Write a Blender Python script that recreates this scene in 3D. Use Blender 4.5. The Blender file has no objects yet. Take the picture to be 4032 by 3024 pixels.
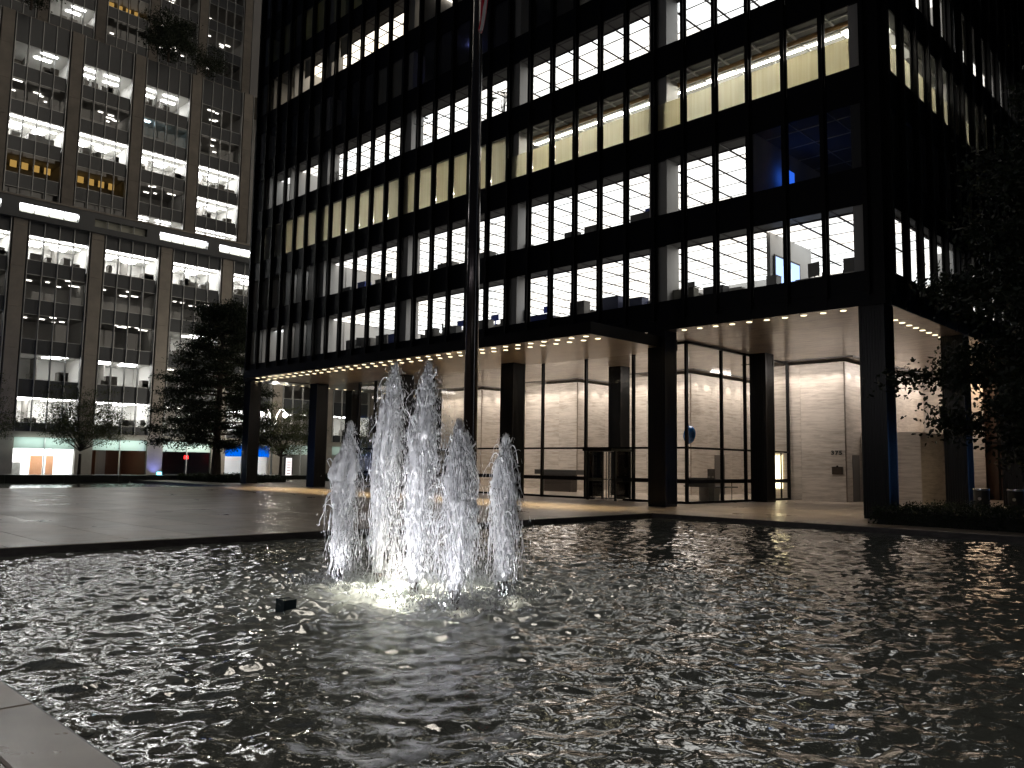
import bpy, math, random
import numpy as np
from mathutils import Vector, Matrix, noise as mn
R = random.Random(7)
sc = bpy.context.scene

# ------------------------------------------------------------------ camera, world, exposure
cam = bpy.data.objects.new('camera', bpy.data.cameras.new('camera'))
sc.collection.objects.link(cam)
cam.data.sensor_width = 36.0
cam.data.lens = 36 * 3205.6 / 4032
cam.data.clip_start = .05; cam.data.clip_end = 600
_r = Vector((0.71313481, 0.7008536, 0.01558757)); _u = Vector((0.05794106, -0.08108648, 0.99502152)); _f = Vector((-0.69862835, 0.70868132, 0.09843379))
cam.matrix_world = Matrix(((_r.x, _u.x, -_f.x, 10.179), (_r.y, _u.y, -_f.y, -27.557), (_r.z, _u.z, -_f.z, 1.561), (0, 0, 0, 1)))
sc.camera = cam
world = bpy.data.worlds.new("World"); sc.world = world; world.use_nodes = True
bg = world.node_tree.nodes['Background']
bg.inputs['Color'].default_value = (.62, .72, 1.0, 1); bg.inputs['Strength'].default_value = .004
sc.view_settings.view_transform = 'Standard'; sc.view_settings.look = 'None'
sc.view_settings.exposure = 2.25; sc.view_settings.gamma = 1
sc.render.engine = 'CYCLES'
cy = sc.cycles
cy.use_denoising = True
try: cy.denoiser = 'OPENIMAGEDENOISE'
except Exception: pass
cy.max_bounces = 7; cy.diffuse_bounces = 3; cy.glossy_bounces = 4; cy.transparent_max_bounces = 24
cy.transmission_bounces = 4; cy.caustics_reflective = False; cy.caustics_refractive = False
cy.sample_clamp_indirect = 4.0; cy.use_light_tree = True

# ------------------------------------------------------------------ helpers
COL = sc.collection
WL = {}                       # world location of every object made here
def link(o, parent=None, wl=(0, 0, 0)):
    COL.objects.link(o)
    wl = Vector(wl); WL[o.name] = wl
    if parent is not None:
        o.parent = parent; o.location = wl - WL[parent.name]
    else: o.location = wl
    return o
def tag(o, label=None, cat=None, group=None, kind=None):
    if label: o['label'] = label
    if cat: o['category'] = cat
    if group: o['group'] = group
    if kind: o['kind'] = kind
    return o
def empty(name, loc, label=None, cat=None, group=None, kind=None):
    o = bpy.data.objects.new(name, None); o.empty_display_size = .3
    link(o, None, loc); return tag(o, label, cat, group, kind)
class MB:
    def __init__(s): s.v = []; s.f = []
    def box(s, x0, y0, z0, x1, y1, z1):
        n = len(s.v)
        s.v += [(x0,y0,z0),(x1,y0,z0),(x1,y1,z0),(x0,y1,z0),(x0,y0,z1),(x1,y0,z1),(x1,y1,z1),(x0,y1,z1)]
        s.f += [(n,n+3,n+2,n+1),(n+4,n+5,n+6,n+7),(n,n+1,n+5,n+4),(n+1,n+2,n+6,n+5),(n+2,n+3,n+7,n+6),(n+3,n,n+4,n+7)]
        return s
    def bev(s, x0, y0, z0, x1, y1, z1, b):      # box with chamfered top edge
        n = len(s.v)
        s.v += [(x0,y0,z0),(x1,y0,z0),(x1,y1,z0),(x0,y1,z0),(x0,y0,z1-b),(x1,y0,z1-b),(x1,y1,z1-b),(x0,y1,z1-b),(x0+b,y0+b,z1),(x1-b,y0+b,z1),(x1-b,y1-b,z1),(x0+b,y1-b,z1)]
        for k in range(4):
            m = (k+1) % 4
            s.f += [(n+k,n+m,n+4+m,n+4+k),(n+4+k,n+4+m,n+8+m,n+8+k)]
        s.f += [(n+3,n+2,n+1,n),(n+8,n+9,n+10,n+11)]
        return s
    def quad(s, a, b, c, d):
        n = len(s.v); s.v += [a, b, c, d]; s.f.append((n, n+1, n+2, n+3)); return s
    def tube(s, pts, rad, n=8, cap=True):
        pts = [Vector(p) for p in pts]; b0 = len(s.v); k = len(pts)
        for i, p in enumerate(pts):
            d = (pts[min(i+1, k-1)] - pts[max(i-1, 0)]).normalized()
            a = d.cross(Vector((0, 0, 1))) if abs(d.z) < .95 else d.cross(Vector((1, 0, 0)))
            a.normalize(); b = d.cross(a); r = rad[i] if hasattr(rad, '__len__') else rad
            for j in range(n):
                t = 2*math.pi*j/n; s.v.append(tuple(p + a*(r*math.cos(t)) + b*(r*math.sin(t))))
        for i in range(k-1):
            for j in range(n):
                m = (j+1) % n; s.f.append((b0+i*n+j, b0+i*n+m, b0+(i+1)*n+m, b0+(i+1)*n+j))
        if cap:
            s.f.append(tuple(b0+j for j in range(n))[::-1]); s.f.append(tuple(b0+(k-1)*n+j for j in range(n)))
        return s
    def mesh(s, name, mat=None, smooth=False):
        me = bpy.data.meshes.new(name); me.from_pydata(s.v, [], s.f)
        if smooth: me.polygons.foreach_set('use_smooth', [True]*len(me.polygons))
        if mat: me.materials.append(mat)
        me.update(); return me
    def build(s, name, mat, parent=None, smooth=False, **kw):
        o = bpy.data.objects.new(name, s.mesh(name, mat, smooth)); link(o, parent, (0, 0, 0))
        return tag(o, **kw)
def inst(name, me, parent, wl, **kw):
    o = bpy.data.objects.new(name, me); link(o, parent, wl); return tag(o, **kw)
def B(*a): return MB().box(*a)
def np_mesh(name, verts, faces, mat, smooth=True):
    me = bpy.data.meshes.new(name); verts = np.asarray(verts, dtype=np.float32); faces = np.asarray(faces, dtype=np.int32)
    nf, k = faces.shape
    me.vertices.add(len(verts)); me.vertices.foreach_set('co', verts.ravel())
    me.loops.add(nf*k); me.loops.foreach_set('vertex_index', faces.ravel())
    me.polygons.add(nf); me.polygons.foreach_set('loop_start', np.arange(0, nf*k, k, dtype=np.int32))
    try: me.polygons.foreach_set('loop_total', np.full(nf, k, dtype=np.int32))
    except Exception: pass
    me.update(calc_edges=True)
    if smooth: me.polygons.foreach_set('use_smooth', np.ones(nf, dtype=bool))
    me.materials.append(mat); me.validate(); return me

# ------------------------------------------------------------------ materials
def mat(name):
    m = bpy.data.materials.new(name); m.use_nodes = True; nt = m.node_tree; nt.nodes.clear()
    out = nt.nodes.new('ShaderNodeOutputMaterial'); return m, nt, out
def N(nt, t, **kw):
    n = nt.nodes.new(t)
    for k, v in kw.items():
        if k in n.inputs: n.inputs[k].default_value = v
        else: setattr(n, k, v)
    return n
def L(nt, a, b): nt.links.new(a, b)
def pbr(name, col, rough=.5, metal=0., spec=.5, col2=None, scale=(4, 4, 4), amt=1., bump=0., bscale=None, detail=6, distortion=0., coat=0.):
    m, nt, out = mat(name)
    p = N(nt, 'ShaderNodeBsdfPrincipled', Roughness=rough, Metallic=metal)
    p.inputs['Specular IOR Level'].default_value = spec
    p.inputs['Coat Weight'].default_value = coat; p.inputs['Coat Roughness'].default_value = .15
    p.inputs['Base Color'].default_value = (*col, 1)
    L(nt, p.outputs[0], out.inputs[0])
    if col2 or bump:
        g = N(nt, 'ShaderNodeNewGeometry'); mp = N(nt, 'ShaderNodeMapping', Scale=scale); L(nt, g.outputs['Position'], mp.inputs[0])
        nz = N(nt, 'ShaderNodeTexNoise', Scale=1., Detail=detail, Roughness=.62, Distortion=distortion); L(nt, mp.outputs[0], nz.inputs['Vector'])
        rp = N(nt, 'ShaderNodeValToRGB'); rp.color_ramp.elements[0].position = .35; rp.color_ramp.elements[1].position = .68
        rp.color_ramp.elements[0].color = (*(col2 or col), 1); rp.color_ramp.elements[1].color = (*col, 1)
        L(nt, nz.outputs[0], rp.inputs[0]); L(nt, rp.outputs[0], p.inputs['Base Color'])
        if bump:
            b = N(nt, 'ShaderNodeBump', Strength=bump, Distance=.01); L(nt, nz.outputs[0], b.inputs['Height']); L(nt, b.outputs[0], p.inputs['Normal'])
    return m
def emit(name, col, s):
    m, nt, out = mat(name); e = N(nt, 'ShaderNodeEmission', Strength=s); e.inputs[0].default_value = (*col, 1); L(nt, e.outputs[0], out.inputs[0]); return m
def glass(name, tint=(.86, .86, .84), ior=1.5, rough=0., dirt=.0):
    m, nt, out = mat(name)
    fr = N(nt, 'ShaderNodeFresnel', IOR=ior); tr = N(nt, 'ShaderNodeBsdfTransparent'); tr.inputs[0].default_value = (*tint, 1)
    gl = N(nt, 'ShaderNodeBsdfGlossy', Roughness=rough); mx = N(nt, 'ShaderNodeMixShader')
    L(nt, fr.outputs[0], mx.inputs[0]); L(nt, tr.outputs[0], mx.inputs[1]); L(nt, gl.outputs[0], mx.inputs[2]); L(nt, mx.outputs[0], out.inputs[0]); return m
def cloth_translucent(name, col, tr=.5):
    m, nt, out = mat(name)
    g = N(nt, 'ShaderNodeNewGeometry'); mp = N(nt, 'ShaderNodeMapping', Scale=(9, 9, .25)); L(nt, g.outputs['Position'], mp.inputs[0])
    nz = N(nt, 'ShaderNodeTexNoise', Scale=1., Detail=4.); L(nt, mp.outputs[0], nz.inputs['Vector'])
    oi = N(nt, 'ShaderNodeObjectInfo'); ad = N(nt, 'ShaderNodeMath', operation='MULTIPLY_ADD'); ad.inputs[1].default_value = .35; L(nt, oi.outputs['Random'], ad.inputs[0]); L(nt, nz.outputs[0], ad.inputs[2])
    rp = N(nt, 'ShaderNodeValToRGB'); rp.color_ramp.elements[0].position = .3; rp.color_ramp.elements[1].position = .95
    rp.color_ramp.elements[0].color = (col[0]*.8, col[1]*.75, col[2]*.62, 1); rp.color_ramp.elements[1].color = (*col, 1); L(nt, ad.outputs[0], rp.inputs[0])
    d = N(nt, 'ShaderNodeBsdfDiffuse'); t = N(nt, 'ShaderNodeBsdfTranslucent'); mx = N(nt, 'ShaderNodeMixShader'); mx.inputs[0].default_value = tr
    for s_ in (d, t): L(nt, rp.outputs[0], s_.inputs[0])
    L(nt, d.outputs[0], mx.inputs[1]); L(nt, t.outputs[0], mx.inputs[2]); L(nt, mx.outputs[0], out.inputs[0]); return m

BRONZE = pbr('dark_bronze', (.010, .009, .009), .42, .3, .15, col2=(.008, .0075, .0075), scale=(1.3, 1.3, .5))
BRONZE_COL = pbr('bronze_column_cladding', (.010, .0095, .009), .32, .3, .3, col2=(.011, .0105, .010), scale=(9, 9, .3))
BLACK = pbr('black_paint', (.012, .012, .013), .5)
SPAN = pbr('bronze_spandrel', (.008, .008, .010), .42, .3, .15, col2=(.007, .007, .008), scale=(.9, .9, .9))
WHITE = pbr('white_wall_paint', (.52, .515, .505), .6, col2=(.47, .465, .455), scale=(1, 1, .6))
CEIL = pbr('grey_ceiling', (.22, .217, .21), .7)
CARPET = pbr('grey_carpet', (.10, .095, .09), .9, col2=(.075, .07, .065), scale=(3, 3, 3))
GREYP = pbr('grey_furniture', (.22, .21, .19), .5, col2=(.16, .15, .14))
DARKF = pbr('dark_furniture', (.05, .05, .05), .5)
BLUEF = pbr('blue_fabric', (.06, .10, .45), .6)
GRANITE = pbr('plaza_granite', (.36, .295, .235), .30, 0, .5, col2=(.25, .205, .165), scale=(.8, .8, .8), bump=.12, detail=12)
_nt = GRANITE.node_tree; _p = [n for n in _nt.nodes if n.type == 'BSDF_PRINCIPLED'][0]
_g = N(_nt, 'ShaderNodeNewGeometry'); _n = N(_nt, 'ShaderNodeTexNoise', Scale=.45, Detail=8., Roughness=.6, Distortion=.8); L(_nt, _g.outputs['Position'], _n.inputs['Vector'])
_r2 = N(_nt, 'ShaderNodeMapRange'); _r2.inputs[1].default_value = .35; _r2.inputs[2].default_value = .65; _r2.inputs[3].default_value = .27; _r2.inputs[4].default_value = .42; L(_nt, _n.outputs[0], _r2.inputs[0]); L(_nt, _r2.outputs[0], _p.inputs['Roughness'])
_oi = N(_nt, 'ShaderNodeObjectInfo'); _hs = N(_nt, 'ShaderNodeHueSaturation'); _mv = N(_nt, 'ShaderNodeMapRange'); _mv.inputs[3].default_value = .78; _mv.inputs[4].default_value = 1.12; L(_nt, _oi.outputs['Random'], _mv.inputs[0]); L(_nt, _mv.outputs[0], _hs.inputs['Value'])
_src = _p.inputs['Base Color'].links[0].from_socket; L(_nt, _src, _hs.inputs['Color']); L(_nt, _hs.outputs[0], _p.inputs['Base Color'])
GRANITE_D = pbr('dark_wet_granite', (.10, .085, .075), .35, 0, .5, col2=(.05, .042, .038), scale=(3, 3, 9), bump=.2)
POOLB = pbr('pool_bottom', (.20, .20, .16), .6, 0, .5, col2=(.10, .10, .085), scale=(1.6, 1.6, 1.6))
ASPH = pbr('asphalt', (.05, .05, .05), .8, col2=(.035, .035, .035), scale=(7, 7, 7))
STREETW = pbr('sidewalk_concrete', (.25, .24, .22), .8, col2=(.18, .17, .16), scale=(2, 2, 2))
GREEN_MARBLE = pbr('green_black_marble', (.020, .026, .022), .3, col2=(.012, .014, .013), scale=(2, 2, 2))
STEEL = pbr('stainless_steel', (.55, .55, .55), .25, 1.)
CHROME = pbr('aluminium_mullion', (.42, .42, .41), .38, .35)
LIME = pbr('tan_limestone', (.24, .212, .18), .75, col2=(.18, .16, .138), scale=(.8, .8, .8))
SPAN2 = pbr('grey_glass_spandrel', (.045, .048, .053), .35, col2=(.038, .041, .046), scale=(.5, .5, .5))
BARK = pbr('bark', (.075, .058, .045), .9, col2=(.04, .03, .024), scale=(9, 9, 2), bump=.5)
LEAFM = {}
def leafmat(name, c1, c2):
    m, nt, out = mat(name)
    g = N(nt, 'ShaderNodeNewGeometry'); rp = N(nt, 'ShaderNodeValToRGB'); rp.color_ramp.elements[0].color = (*c1, 1); rp.color_ramp.elements[1].color = (*c2, 1)
    L(nt, g.outputs['Random Per Island'], rp.inputs[0])
    d = N(nt, 'ShaderNodeBsdfPrincipled', Roughness=.5); t = N(nt, 'ShaderNodeBsdfTranslucent'); mx = N(nt, 'ShaderNodeMixShader'); mx.inputs[0].default_value = .3
    L(nt, rp.outputs[0], d.inputs['Base Color']); L(nt, rp.outputs[0], t.inputs[0]); L(nt, d.outputs[0], mx.inputs[1]); L(nt, t.outputs[0], mx.inputs[2]); L(nt, mx.outputs[0], out.inputs[0]); return m
LEAF_G = leafmat('ginkgo_leaf', (.007, .012, .006), (.018, .028, .010))
LEAF_C = leafmat('redwood_needles', (.009, .016, .008), (.026, .036, .014))
LEAF_L = leafmat('locust_leaf', (.022, .034, .010), (.07, .08, .024))
LEAF_H = leafmat('hedge_leaf', (.012, .02, .009), (.035, .05, .018))

def travertine(name, c1, c2, vein=(.9, .9, 9), rough=.45, bump=.05, coat=0.):
    m, nt, out = mat(name)
    p = N(nt, 'ShaderNodeBsdfPrincipled', Roughness=rough); L(nt, p.outputs[0], out.inputs[0]); p.inputs['Coat Weight'].default_value = coat; p.inputs['Coat Roughness'].default_value = .12
    oi = N(nt, 'ShaderNodeObjectInfo'); g = N(nt, 'ShaderNodeNewGeometry')
    ad = N(nt, 'ShaderNodeVectorMath', operation='MULTIPLY_ADD'); ad.inputs[1].default_value = (0, 0, 0)
    sc_ = N(nt, 'ShaderNodeVectorMath', operation='SCALE'); sc_.inputs[0].default_value = (13, 7, 29); L(nt, oi.outputs['Random'], sc_.inputs['Scale'])
    a2 = N(nt, 'ShaderNodeVectorMath', operation='ADD'); L(nt, g.outputs['Position'], a2.inputs[0]); L(nt, sc_.outputs[0], a2.inputs[1])
    mp = N(nt, 'ShaderNodeMapping', Scale=vein); L(nt, a2.outputs[0], mp.inputs[0])
    n1 = N(nt, 'ShaderNodeTexNoise', Scale=1., Detail=9., Roughness=.68, Distortion=.6); L(nt, mp.outputs[0], n1.inputs['Vector'])
    n2 = N(nt, 'ShaderNodeTexNoise', Scale=.8, Detail=3.); L(nt, a2.outputs[0], n2.inputs['Vector'])
    mm = N(nt, 'ShaderNodeMath', operation='MULTIPLY_ADD'); mm.inputs[1].default_value = .35; L(nt, n2.outputs[0], mm.inputs[0]); L(nt, n1.outputs[0], mm.inputs[2])
    rp = N(nt, 'ShaderNodeValToRGB'); rp.color_ramp.elements[0].position = .5; rp.color_ramp.elements[1].position = .76
    rp.color_ramp.elements[0].color = (*c2, 1); rp.color_ramp.elements[1].color = (*c1, 1); L(nt, mm.outputs[0], rp.inputs[0]); L(nt, rp.outputs[0], p.inputs['Base Color'])
    b = N(nt, 'ShaderNodeBump', Strength=bump, Distance=.02); L(nt, n1.outputs[0], b.inputs['Height']); L(nt, b.outputs[0], p.inputs['Normal'])
    return m
TRAV = travertine('travertine', (.56, .505, .445), (.34, .30, .255))
SOFFIT = travertine('soffit_mosaic', (.36, .30, .245), (.12, .10, .08), vein=(1.5, 7, 6), rough=.32, bump=.6, coat=.3)
CANOPYM = travertine('canopy_soffit_plaster', (.40, .35, .30), (.32, .28, .24), vein=(.5, 1.6, 1), rough=.28, bump=.05, coat=.3)
FLOORT = pbr('travertine_floor', (.60, .53, .45), .22, 0, .5, col2=(.48, .42, .35), scale=(1.2, 1.2, 1.2))

def panelmat(name, s, c1, c2, sy=14.):
    m, nt, out = mat(name)
    g = N(nt, 'ShaderNodeNewGeometry'); sp = N(nt, 'ShaderNodeSeparateXYZ'); L(nt, g.outputs['Position'], sp.inputs[0])
    w = N(nt, 'ShaderNodeMath', operation='MULTIPLY'); w.inputs[1].default_value = sy; L(nt, sp.outputs['Y'], w.inputs[0])
    sn = N(nt, 'ShaderNodeMath', operation='SINE'); L(nt, w.outputs[0], sn.inputs[0])
    nz = N(nt, 'ShaderNodeTexNoise', Scale=.9, Detail=2.); L(nt, g.outputs['Position'], nz.inputs['Vector'])
    a = N(nt, 'ShaderNodeMath', operation='MULTIPLY_ADD'); a.inputs[1].default_value = .14*s; a.inputs[2].default_value = .45*s; L(nt, sn.outputs[0], a.inputs[0])
    b = N(nt, 'ShaderNodeMath', operation='MULTIPLY_ADD'); b.inputs[1].default_value = .9*s; L(nt, nz.outputs[0], b.inputs[0]); L(nt, a.outputs[0], b.inputs[2])
    oi = N(nt, 'ShaderNodeObjectInfo'); rr = N(nt, 'ShaderNodeMath', operation='ADD'); L(nt, oi.outputs['Random'], rr.inputs[0]); L(nt, g.outputs['Random Per Island'], rr.inputs[1])
    fr = N(nt, 'ShaderNodeMath', operation='FRACT'); L(nt, rr.outputs[0], fr.inputs[0])
    rp = N(nt, 'ShaderNodeValToRGB'); rp.color_ramp.elements[0].color = (*c1, 1); rp.color_ramp.elements[1].color = (*c2, 1); L(nt, fr.outputs[0], rp.inputs[0])
    e = N(nt, 'ShaderNodeEmission'); L(nt, rp.outputs[0], e.inputs[0]); L(nt, b.outputs[0], e.inputs[1]); L(nt, e.outputs[0], out.inputs[0]); return m
PANEL = panelmat('luminous_ceiling_panel', .56, (.92, .97, 1.0), (1.0, .94, .87))
PANEL_W = panelmat('luminous_ceiling_panel_warm', .58, (1.0, .93, .84), (1.0, .86, .64), sy=1.)
CEILGLOW = panelmat('pale_yellow_ceiling_glow', .14, (1., .95, .78), (.9, .92, .80), sy=2.)  # glow put on the third floor ceiling to make it look lit
TUBE = emit('fluorescent_tube', (1., .97, .86), 9.)
TUBEW = emit('white_light_strip', (.97, .98, 1.), 6.5)
WARML = emit('warm_light', (1., .72, .36), 1.6)
LAMPD = emit('downlight_lens', (1., .84, .52), .55)
GLASS = glass('bronze_tinted_glass', (.88, .87, .84))
GLASSL = glass('lobby_glass', (.93, .93, .90))
BLIND = cloth_translucent('cream_blind', (.86, .85, .77), .72)
BLINDD = cloth_translucent('grey_blind', (.5, .5, .47), .2)

# ------------------------------------------------------------------ constants of the tower
M = 1.41; BAY = 6*M; SILL = 8.1226; FH = 3.563; WH = 2.334; GY = -.5; CW = .414; ZS = 7.0
XL = -5*BAY           # left end column line

# ------------------------------------------------------------------ the setting
gr = B(-200, -150, -1.4, 150, 150, -1.2).build('ground', ASPH, kind='structure')
PX0, PX1, PY0, PY1, PW = -6.0, 9.4, -25.85, -4.3, -.15      # pool
QX0, QX1 = -51.7, -36.28
plaza = empty('plaza', (-20, -15, 0), kind='structure')
def slab_grid(x0, x1, y0, y1, holes, sx=2*M, sy=M, g=.007, z=0.):
    xs = []; x = x0
    while x < x1 - .05: xs.append((x, min(x+sx, x1))); x += sx
    ys = []; y = y0
    while y < y1 - .05: ys.append((y, min(y+sy, y1))); y += sy
    out = []
    for (a, b) in xs:
        for (c, d) in ys:
            parts = [(a, c, b, d)]
            for (hx0, hy0, hx1, hy1) in holes:
                new = []
                for (p0, q0, p1, q1) in parts:
                    if p1 <= hx0+.01 or p0 >= hx1-.01 or q1 <= hy0+.01 or q0 >= hy1-.01: new.append((p0, q0, p1, q1)); continue
                    if p0 < hx0-.05: new.append((p0, q0, hx0, q1))
                    if p1 > hx1+.05: new.append((hx1, q0, p1, q1))
                    m0, m1 = max(p0, hx0), min(p1, hx1)
                    if q0 < hy0-.05: new.append((m0, q0, m1, hy0))
                    if q1 > hy1+.05: new.append((m0, hy1, m1, q1))
                parts = new
            out += parts
    return out
HW = .42   # coping width
holes = [(PX0-HW, PY0-HW, PX1+HW, PY1+HW), (QX0, PY0-HW, QX1+HW, PY1+HW), (-33.4, 2.6, -8.9, 24), (.6, -2.9, 16, 4.2), (-51.7, -1.2, -43.8, 4.2)]
cells = slab_grid(-51.7, 16, -34.0, 24, holes)
def vis(c):
    x, y = (c[0]+c[2])/2, (c[1]+c[3])/2
    d = Vector((x-10.18, y+27.56, 0)); f = d.x*_f.x + d.y*_f.y
    return f > .3 and abs(d.x*_r.x + d.y*_r.y) < .66*f + 1.0
cells.sort(key=lambda c: math.hypot((c[0]+c[2])/2-10.2, (c[1]+c[3])/2+27.6) + (0 if vis(c) else 500))
cache = {}
rest = MB()
for i, c in enumerate(cells):
    w, h = round(c[2]-c[0], 3), round(c[3]-c[1], 3)
    dz = R.uniform(-.0012, .0012)
    if i < 285 and vis(c):
        if (w, h) not in cache: cache[(w, h)] = MB().bev(.005, .005, -.12, w-.005, h-.005, 0, .006).mesh('paving_slab', GRANITE)
        inst('paving_slab', cache[(w, h)], plaza, (c[0], c[1], dz))
    else: rest.box(c[0]+.004, c[1]+.004, -.12, c[2]-.004, c[3]-.004, dz)
rest.build('paving_slabs_beyond', GRANITE, plaza, kind='stuff')
# bedding under the slabs, with the pools left open
bed = MB()
for c in slab_grid(-51.7, 16, -34, 24, [(PX0-.3, PY0-.3, PX1+.3, PY1+.3), (QX0, PY0-.3, QX1+.3, PY1+.3)], 70, 70):
    bed.box(c[0], c[1], -1.1, c[2], c[3], -.022)
bed.build('slab_bedding', pbr('bedding_mortar', (.05, .045, .04), .9), plaza)
# pool copings
def coping(x0, y0, x1, y1, n, parent):
    ax = (x1-x0) > (y1-y0)
    for k in range(n):
        t0, t1 = k/n, (k+1)/n
        if ax: a = (x0+(x1-x0)*t0+.004, y0+.004, x0+(x1-x0)*t1-.004, y1-.002)
        else: a = (x0+.002, y0+(y1-y0)*t0+.004, x1-.002, y0+(y1-y0)*t1-.004)
        MB().bev(a[0], a[1], -.30, a[2], a[3], .002, .012).build('coping_stone', GRANITE, parent)
coping(PX0-HW, PY0-HW, PX0, PY1+HW, 8, plaza)
coping(PX0, PY1, PX1, PY1+HW, 6, plaza)
coping(PX0, PY0-HW, PX1, PY0, 6, plaza)
coping(PX1, PY0-HW, PX1+HW, PY1+HW, 8, plaza)
coping(QX1, PY0-HW, QX1+HW, PY1+HW, 8, plaza)
basin = MB()
for (a, b) in ((PX0, PX1), (QX0, QX1)):
    basin.box(a-.02, PY0-.02, -.95, b+.02, PY1+.02, -.62)
    for q in ((a-.28, PY0-.28, a-.004, PY1+.28), (b+.004, PY0-.28, b+.28, PY1+.28), (a, PY0-.28, b, PY0-.004), (a, PY1+.004, b, PY1+.28)):
        basin.box(q[0], q[1], -.95, q[2], q[3], -.302)
basin.build('pool_basin', POOLB, kind='structure')
skirt = MB()
for (a, b) in ((PX0, PX1),):
    t = .012
    skirt.box(a, PY0+t, -.62, a+t, PY1-t, -.012); skirt.box(b-t, PY0+t, -.62, b, PY1-t, -.012)
    skirt.box(a, PY0, -.62, b, PY0+t, -.012); skirt.box(a, PY1-t, -.62, b, PY1, -.012)
t = .012; skirt.box(QX1-t, PY0, -.62, QX1, PY1, -.012); skirt.box(QX0, PY1-t, -.62, QX1-t, PY1, -.012)
skirt.build('pool_wall_lining', GRANITE_D, kind='structure')

# water ------------------------------------------------------------
NOZ = [(.02, -20.75, 2.17, .02), (.78, -20.62, 3.02, .12), (1.78, -20.78, 2.93, .04), (2.62, -20.82, 2.13, .0), (2.47, -19.85, 1.97, .06), (1.40, -19.6, 2.05, .05)]
FC = (1.55, -20.4)
def water_mat(name, foam=True):
    m, nt, out = mat(name)
    g = N(nt, 'ShaderNodeNewGeometry')
    mp = N(nt, 'ShaderNodeMapping', Scale=(1, 1, 1)); L(nt, g.outputs['Position'], mp.inputs[0])
    n1 = N(nt, 'ShaderNodeTexNoise', Scale=9., Detail=3., Roughness=.5, Distortion=.8); L(nt, mp.outputs[0], n1.inputs['Vector'])
    n2 = N(nt, 'ShaderNodeTexNoise', Scale=26., Detail=2., Distortion=.5); L(nt, mp.outputs[0], n2.inputs['Vector'])
    b1 = N(nt, 'ShaderNodeBump', Strength=.22, Distance=.008); L(nt, n1.outputs[0], b1.inputs['Height'])
    b2 = N(nt, 'ShaderNodeBump', Strength=.08, Distance=.003); L(nt, n2.outputs[0], b2.inputs['Height']); L(nt, b1.outputs[0], b2.inputs['Normal'])
    gl = N(nt, 'ShaderNodeBsdfGlossy', Roughness=.0); L(nt, b2.outputs[0], gl.inputs['Normal'])
    fr = N(nt, 'ShaderNodeFresnel', IOR=3.0); L(nt, b2.outputs[0], fr.inputs['Normal'])
    tr = N(nt, 'ShaderNodeBsdfTransparent'); tr.inputs[0].default_value = (.55, .60, .52, 1)
    df = N(nt, 'ShaderNodeBsdfDiffuse'); df.inputs[0].default_value = (.38, .40, .35, 1); L(nt, b2.outputs[0], df.inputs['Normal'])
    tl = N(nt, 'ShaderNodeBsdfTranslucent'); tl.inputs[0].default_value = (.30, .34, .27, 1); L(nt, b2.outputs[0], tl.inputs['Normal']); md = N(nt, 'ShaderNodeMixShader'); md.inputs[0].default_value = .4; L(nt, df.outputs[0], md.inputs[1]); L(nt, tl.outputs[0], md.inputs[2])
    m0 = N(nt, 'ShaderNodeMixShader'); m0.inputs[0].default_value = .5
    L(nt, tr.outputs[0], m0.inputs[1]); L(nt, md.outputs[0], m0.inputs[2])
    body = m0.outputs[0]
    if foam:
        ds = N(nt, 'ShaderNodeVectorMath', operation='DISTANCE'); ds.inputs[1].default_value = (FC[0], FC[1], PW); L(nt, g.outputs['Position'], ds.inputs[0])
        mr = N(nt, 'ShaderNodeMapRange'); mr.inputs[1].default_value = 1.0; mr.inputs[2].default_value = 6.5; mr.inputs[3].default_value = .46; mr.inputs[4].default_value = -.12; L(nt, ds.outputs['Value'], mr.inputs[0])
        n3 = N(nt, 'ShaderNodeTexNoise', Scale=5.5, Detail=9., Roughness=.72, Distortion=1.2); L(nt, g.outputs['Position'], n3.inputs['Vector'])
        sm = N(nt, 'ShaderNodeMath', operation='ADD'); L(nt, n3.outputs[0], sm.inputs[0]); L(nt, mr.outputs[0], sm.inputs[1])
        m2 = N(nt, 'ShaderNodeMapRange'); m2.inputs[1].default_value = .50; m2.inputs[2].default_value = .90; m2.inputs[4].default_value = .75; L(nt, sm.outputs[0], m2.inputs[0])
        fo = N(nt, 'ShaderNodeBsdfDiffuse'); fo.inputs[0].default_value = (.62, .66, .60, 1)
        mf = N(nt, 'ShaderNodeMixShader'); L(nt, m2.outputs[0], mf.inputs[0]); ft = N(nt, 'ShaderNodeBsdfTranslucent'); ft.inputs[0].default_value = (.75, .78, .70, 1); m4 = N(nt, 'ShaderNodeMixShader'); m4.inputs[0].default_value = .5; L(nt, fo.outputs[0], m4.inputs[1]); L(nt, ft.outputs[0], m4.inputs[2]); L(nt, body, mf.inputs[1]); L(nt, m4.outputs[0], mf.inputs[2]); body = mf.outputs[0]
    mx = N(nt, 'ShaderNodeMixShader'); L(nt, fr.outputs[0], mx.inputs[0]); L(nt, body, mx.inputs[1]); L(nt, gl.outputs[0], mx.inputs[2]); L(nt, mx.outputs[0], out.inputs[0]); return m
rs = np.random.RandomState(3)
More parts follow.
